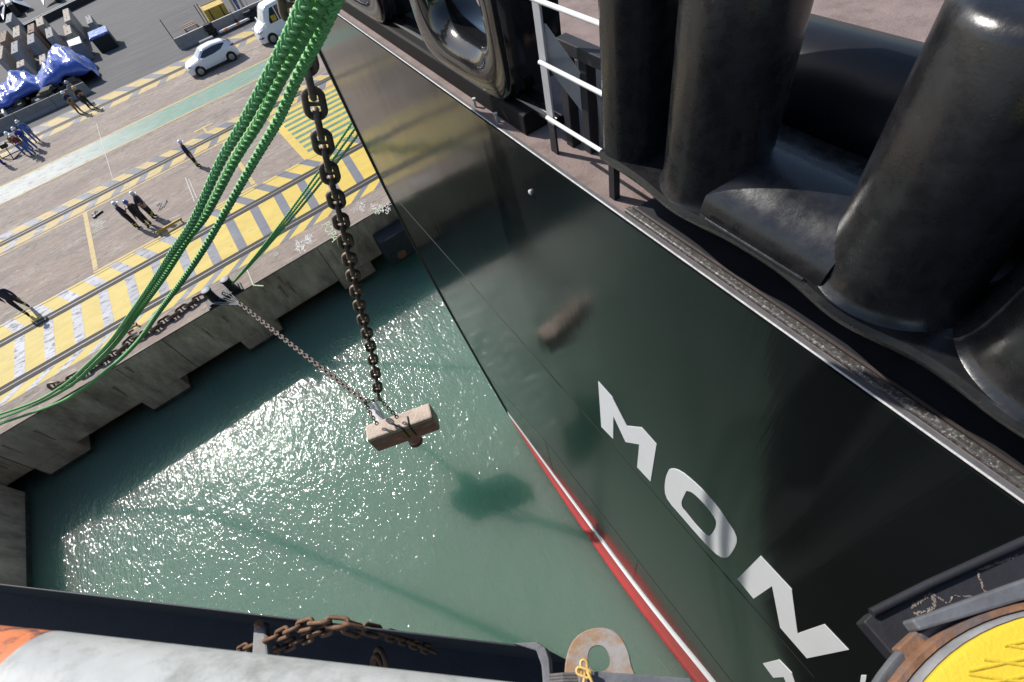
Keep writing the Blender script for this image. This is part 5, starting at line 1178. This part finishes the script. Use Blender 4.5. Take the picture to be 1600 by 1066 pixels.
for t in (.22, .62): mb = MB(); mb.box(a.lerp(b, t), (.3, .29, .17), rz=math.atan2((b - a).y, (b - a).x)); mb.ob('band', mat('orange_band', (.6, .25, .1), .6), pole)
def tyres(label, px, py, n):
    p = at(*c2(px, py), 0); o = thing('tyre_stack', label, 'tyres', (p.x, p.y, 0), 0, 'black tyres by the right barriers')
    for k in range(n):
        mb = MB(); mb.lathe([(.2, 0), (.38, .0), (.42, .06), (.42, .18), (.38, .24), (.2, .24)], (random.uniform(-.1, .1), random.uniform(-.1, .1), k * .25), 20); mb.ob('tyre', M_TYRE, o, smooth=40)
tyres('stack of black tyres behind the roof of the small white car', 560, 330, 4)
tyres('black tyres leaning near the nose of the minibus', 905, 185, 3); tyres('farther black tyres behind the minibus nose', 945, 150, 3)
# grey low box by the barrier
mb = MB(); p = at(*c2(485, 365), .3); mb.box((p.x, p.y, .17), (1.3, .5, .34)); mb.ob('kerb_block', M_BARR, bevel=.02, label='low grey kerb block behind the small white car', cat='block')

# long black beam with pale edge, top left
def longbeam(label, p, q, wd, h, name='steel_beam'):
    a = at(*p, h); b = at(*q, h); o = thing(name, label, 'beam', tuple(((a + b) / 2).xy) + (0,), math.atan2((b - a).y, (b - a).x)); L = (b - a).length
    mb = MB(); mb.box((0, -.3, h / 2), (L, wd, h)); mb.ob('web', M_BSHEET, o)
    mb = MB(); mb.box((0, -.3 + wd / 2 - .12, h + .03), (L, .16, .06)); mb.box((0, -.3 - wd / 2 + .12, h + .03), (L, .16, .06)); mb.ob('flange', M_LITE, o)
longbeam('long black steel beam with two pale edges lying behind the blocks', (35, 39), (140, -12), 1.0, .7)
longbeam('short black beam with pale edge in the extreme top left corner', (-20, 18), (30, -4), .9, 1.3)
def fitting(label, px, py, sc_):
    p = at(px, py, 0); o = thing('steel_fitting', label, 'steel fitting', (p.x, p.y, 0), R_(95), 'silver steel fittings at the top left'); s = sc_
    mb = MB(); mb.box((0, 0, .7 * s), (4.5 * s, .7 * s, 1.3 * s)); b_ = mb.ob('body', M_BSHEET, o, bevel=.05)
    mb = MB(); mb.box((.3 * s, 0, 1.40 * s), (3.6 * s, .55 * s, .1)); mb.ob('top_plate', M_STEELW, o, bevel=.02)
    mb = MB(); mb.lathe([(.34 * s, 0), (.34 * s, .2), (.2 * s, .2), (.2 * s, .02)], (-1.9 * s, 0, 1.42 * s), 18); mb.ob('socket', M_LITE, o, smooth=40)
    for sg in (1, -1):
        mb = MB(); mb.prism([(1.8 * s, sg * .6 * s, 1.5 * s), (.2 * s, sg * 1.6 * s, 1.0 * s), (-2.0 * s, sg * 1.9 * s, .3 * s), (-.6 * s, sg * .55 * s, 1.35 * s)], (0, 0, -.08)); mb.ob('wing', mat('silver_paint', (.55, .56, .6), .3, metal=.4), o)
fitting('silver winged steel fitting beside the grey block, the nearer one', 29, 22, 1.0)
fitting('silver winged steel fitting at the top edge, the farther one', 90, 0, 1.0)
print('objects', len(bpy.data.objects))
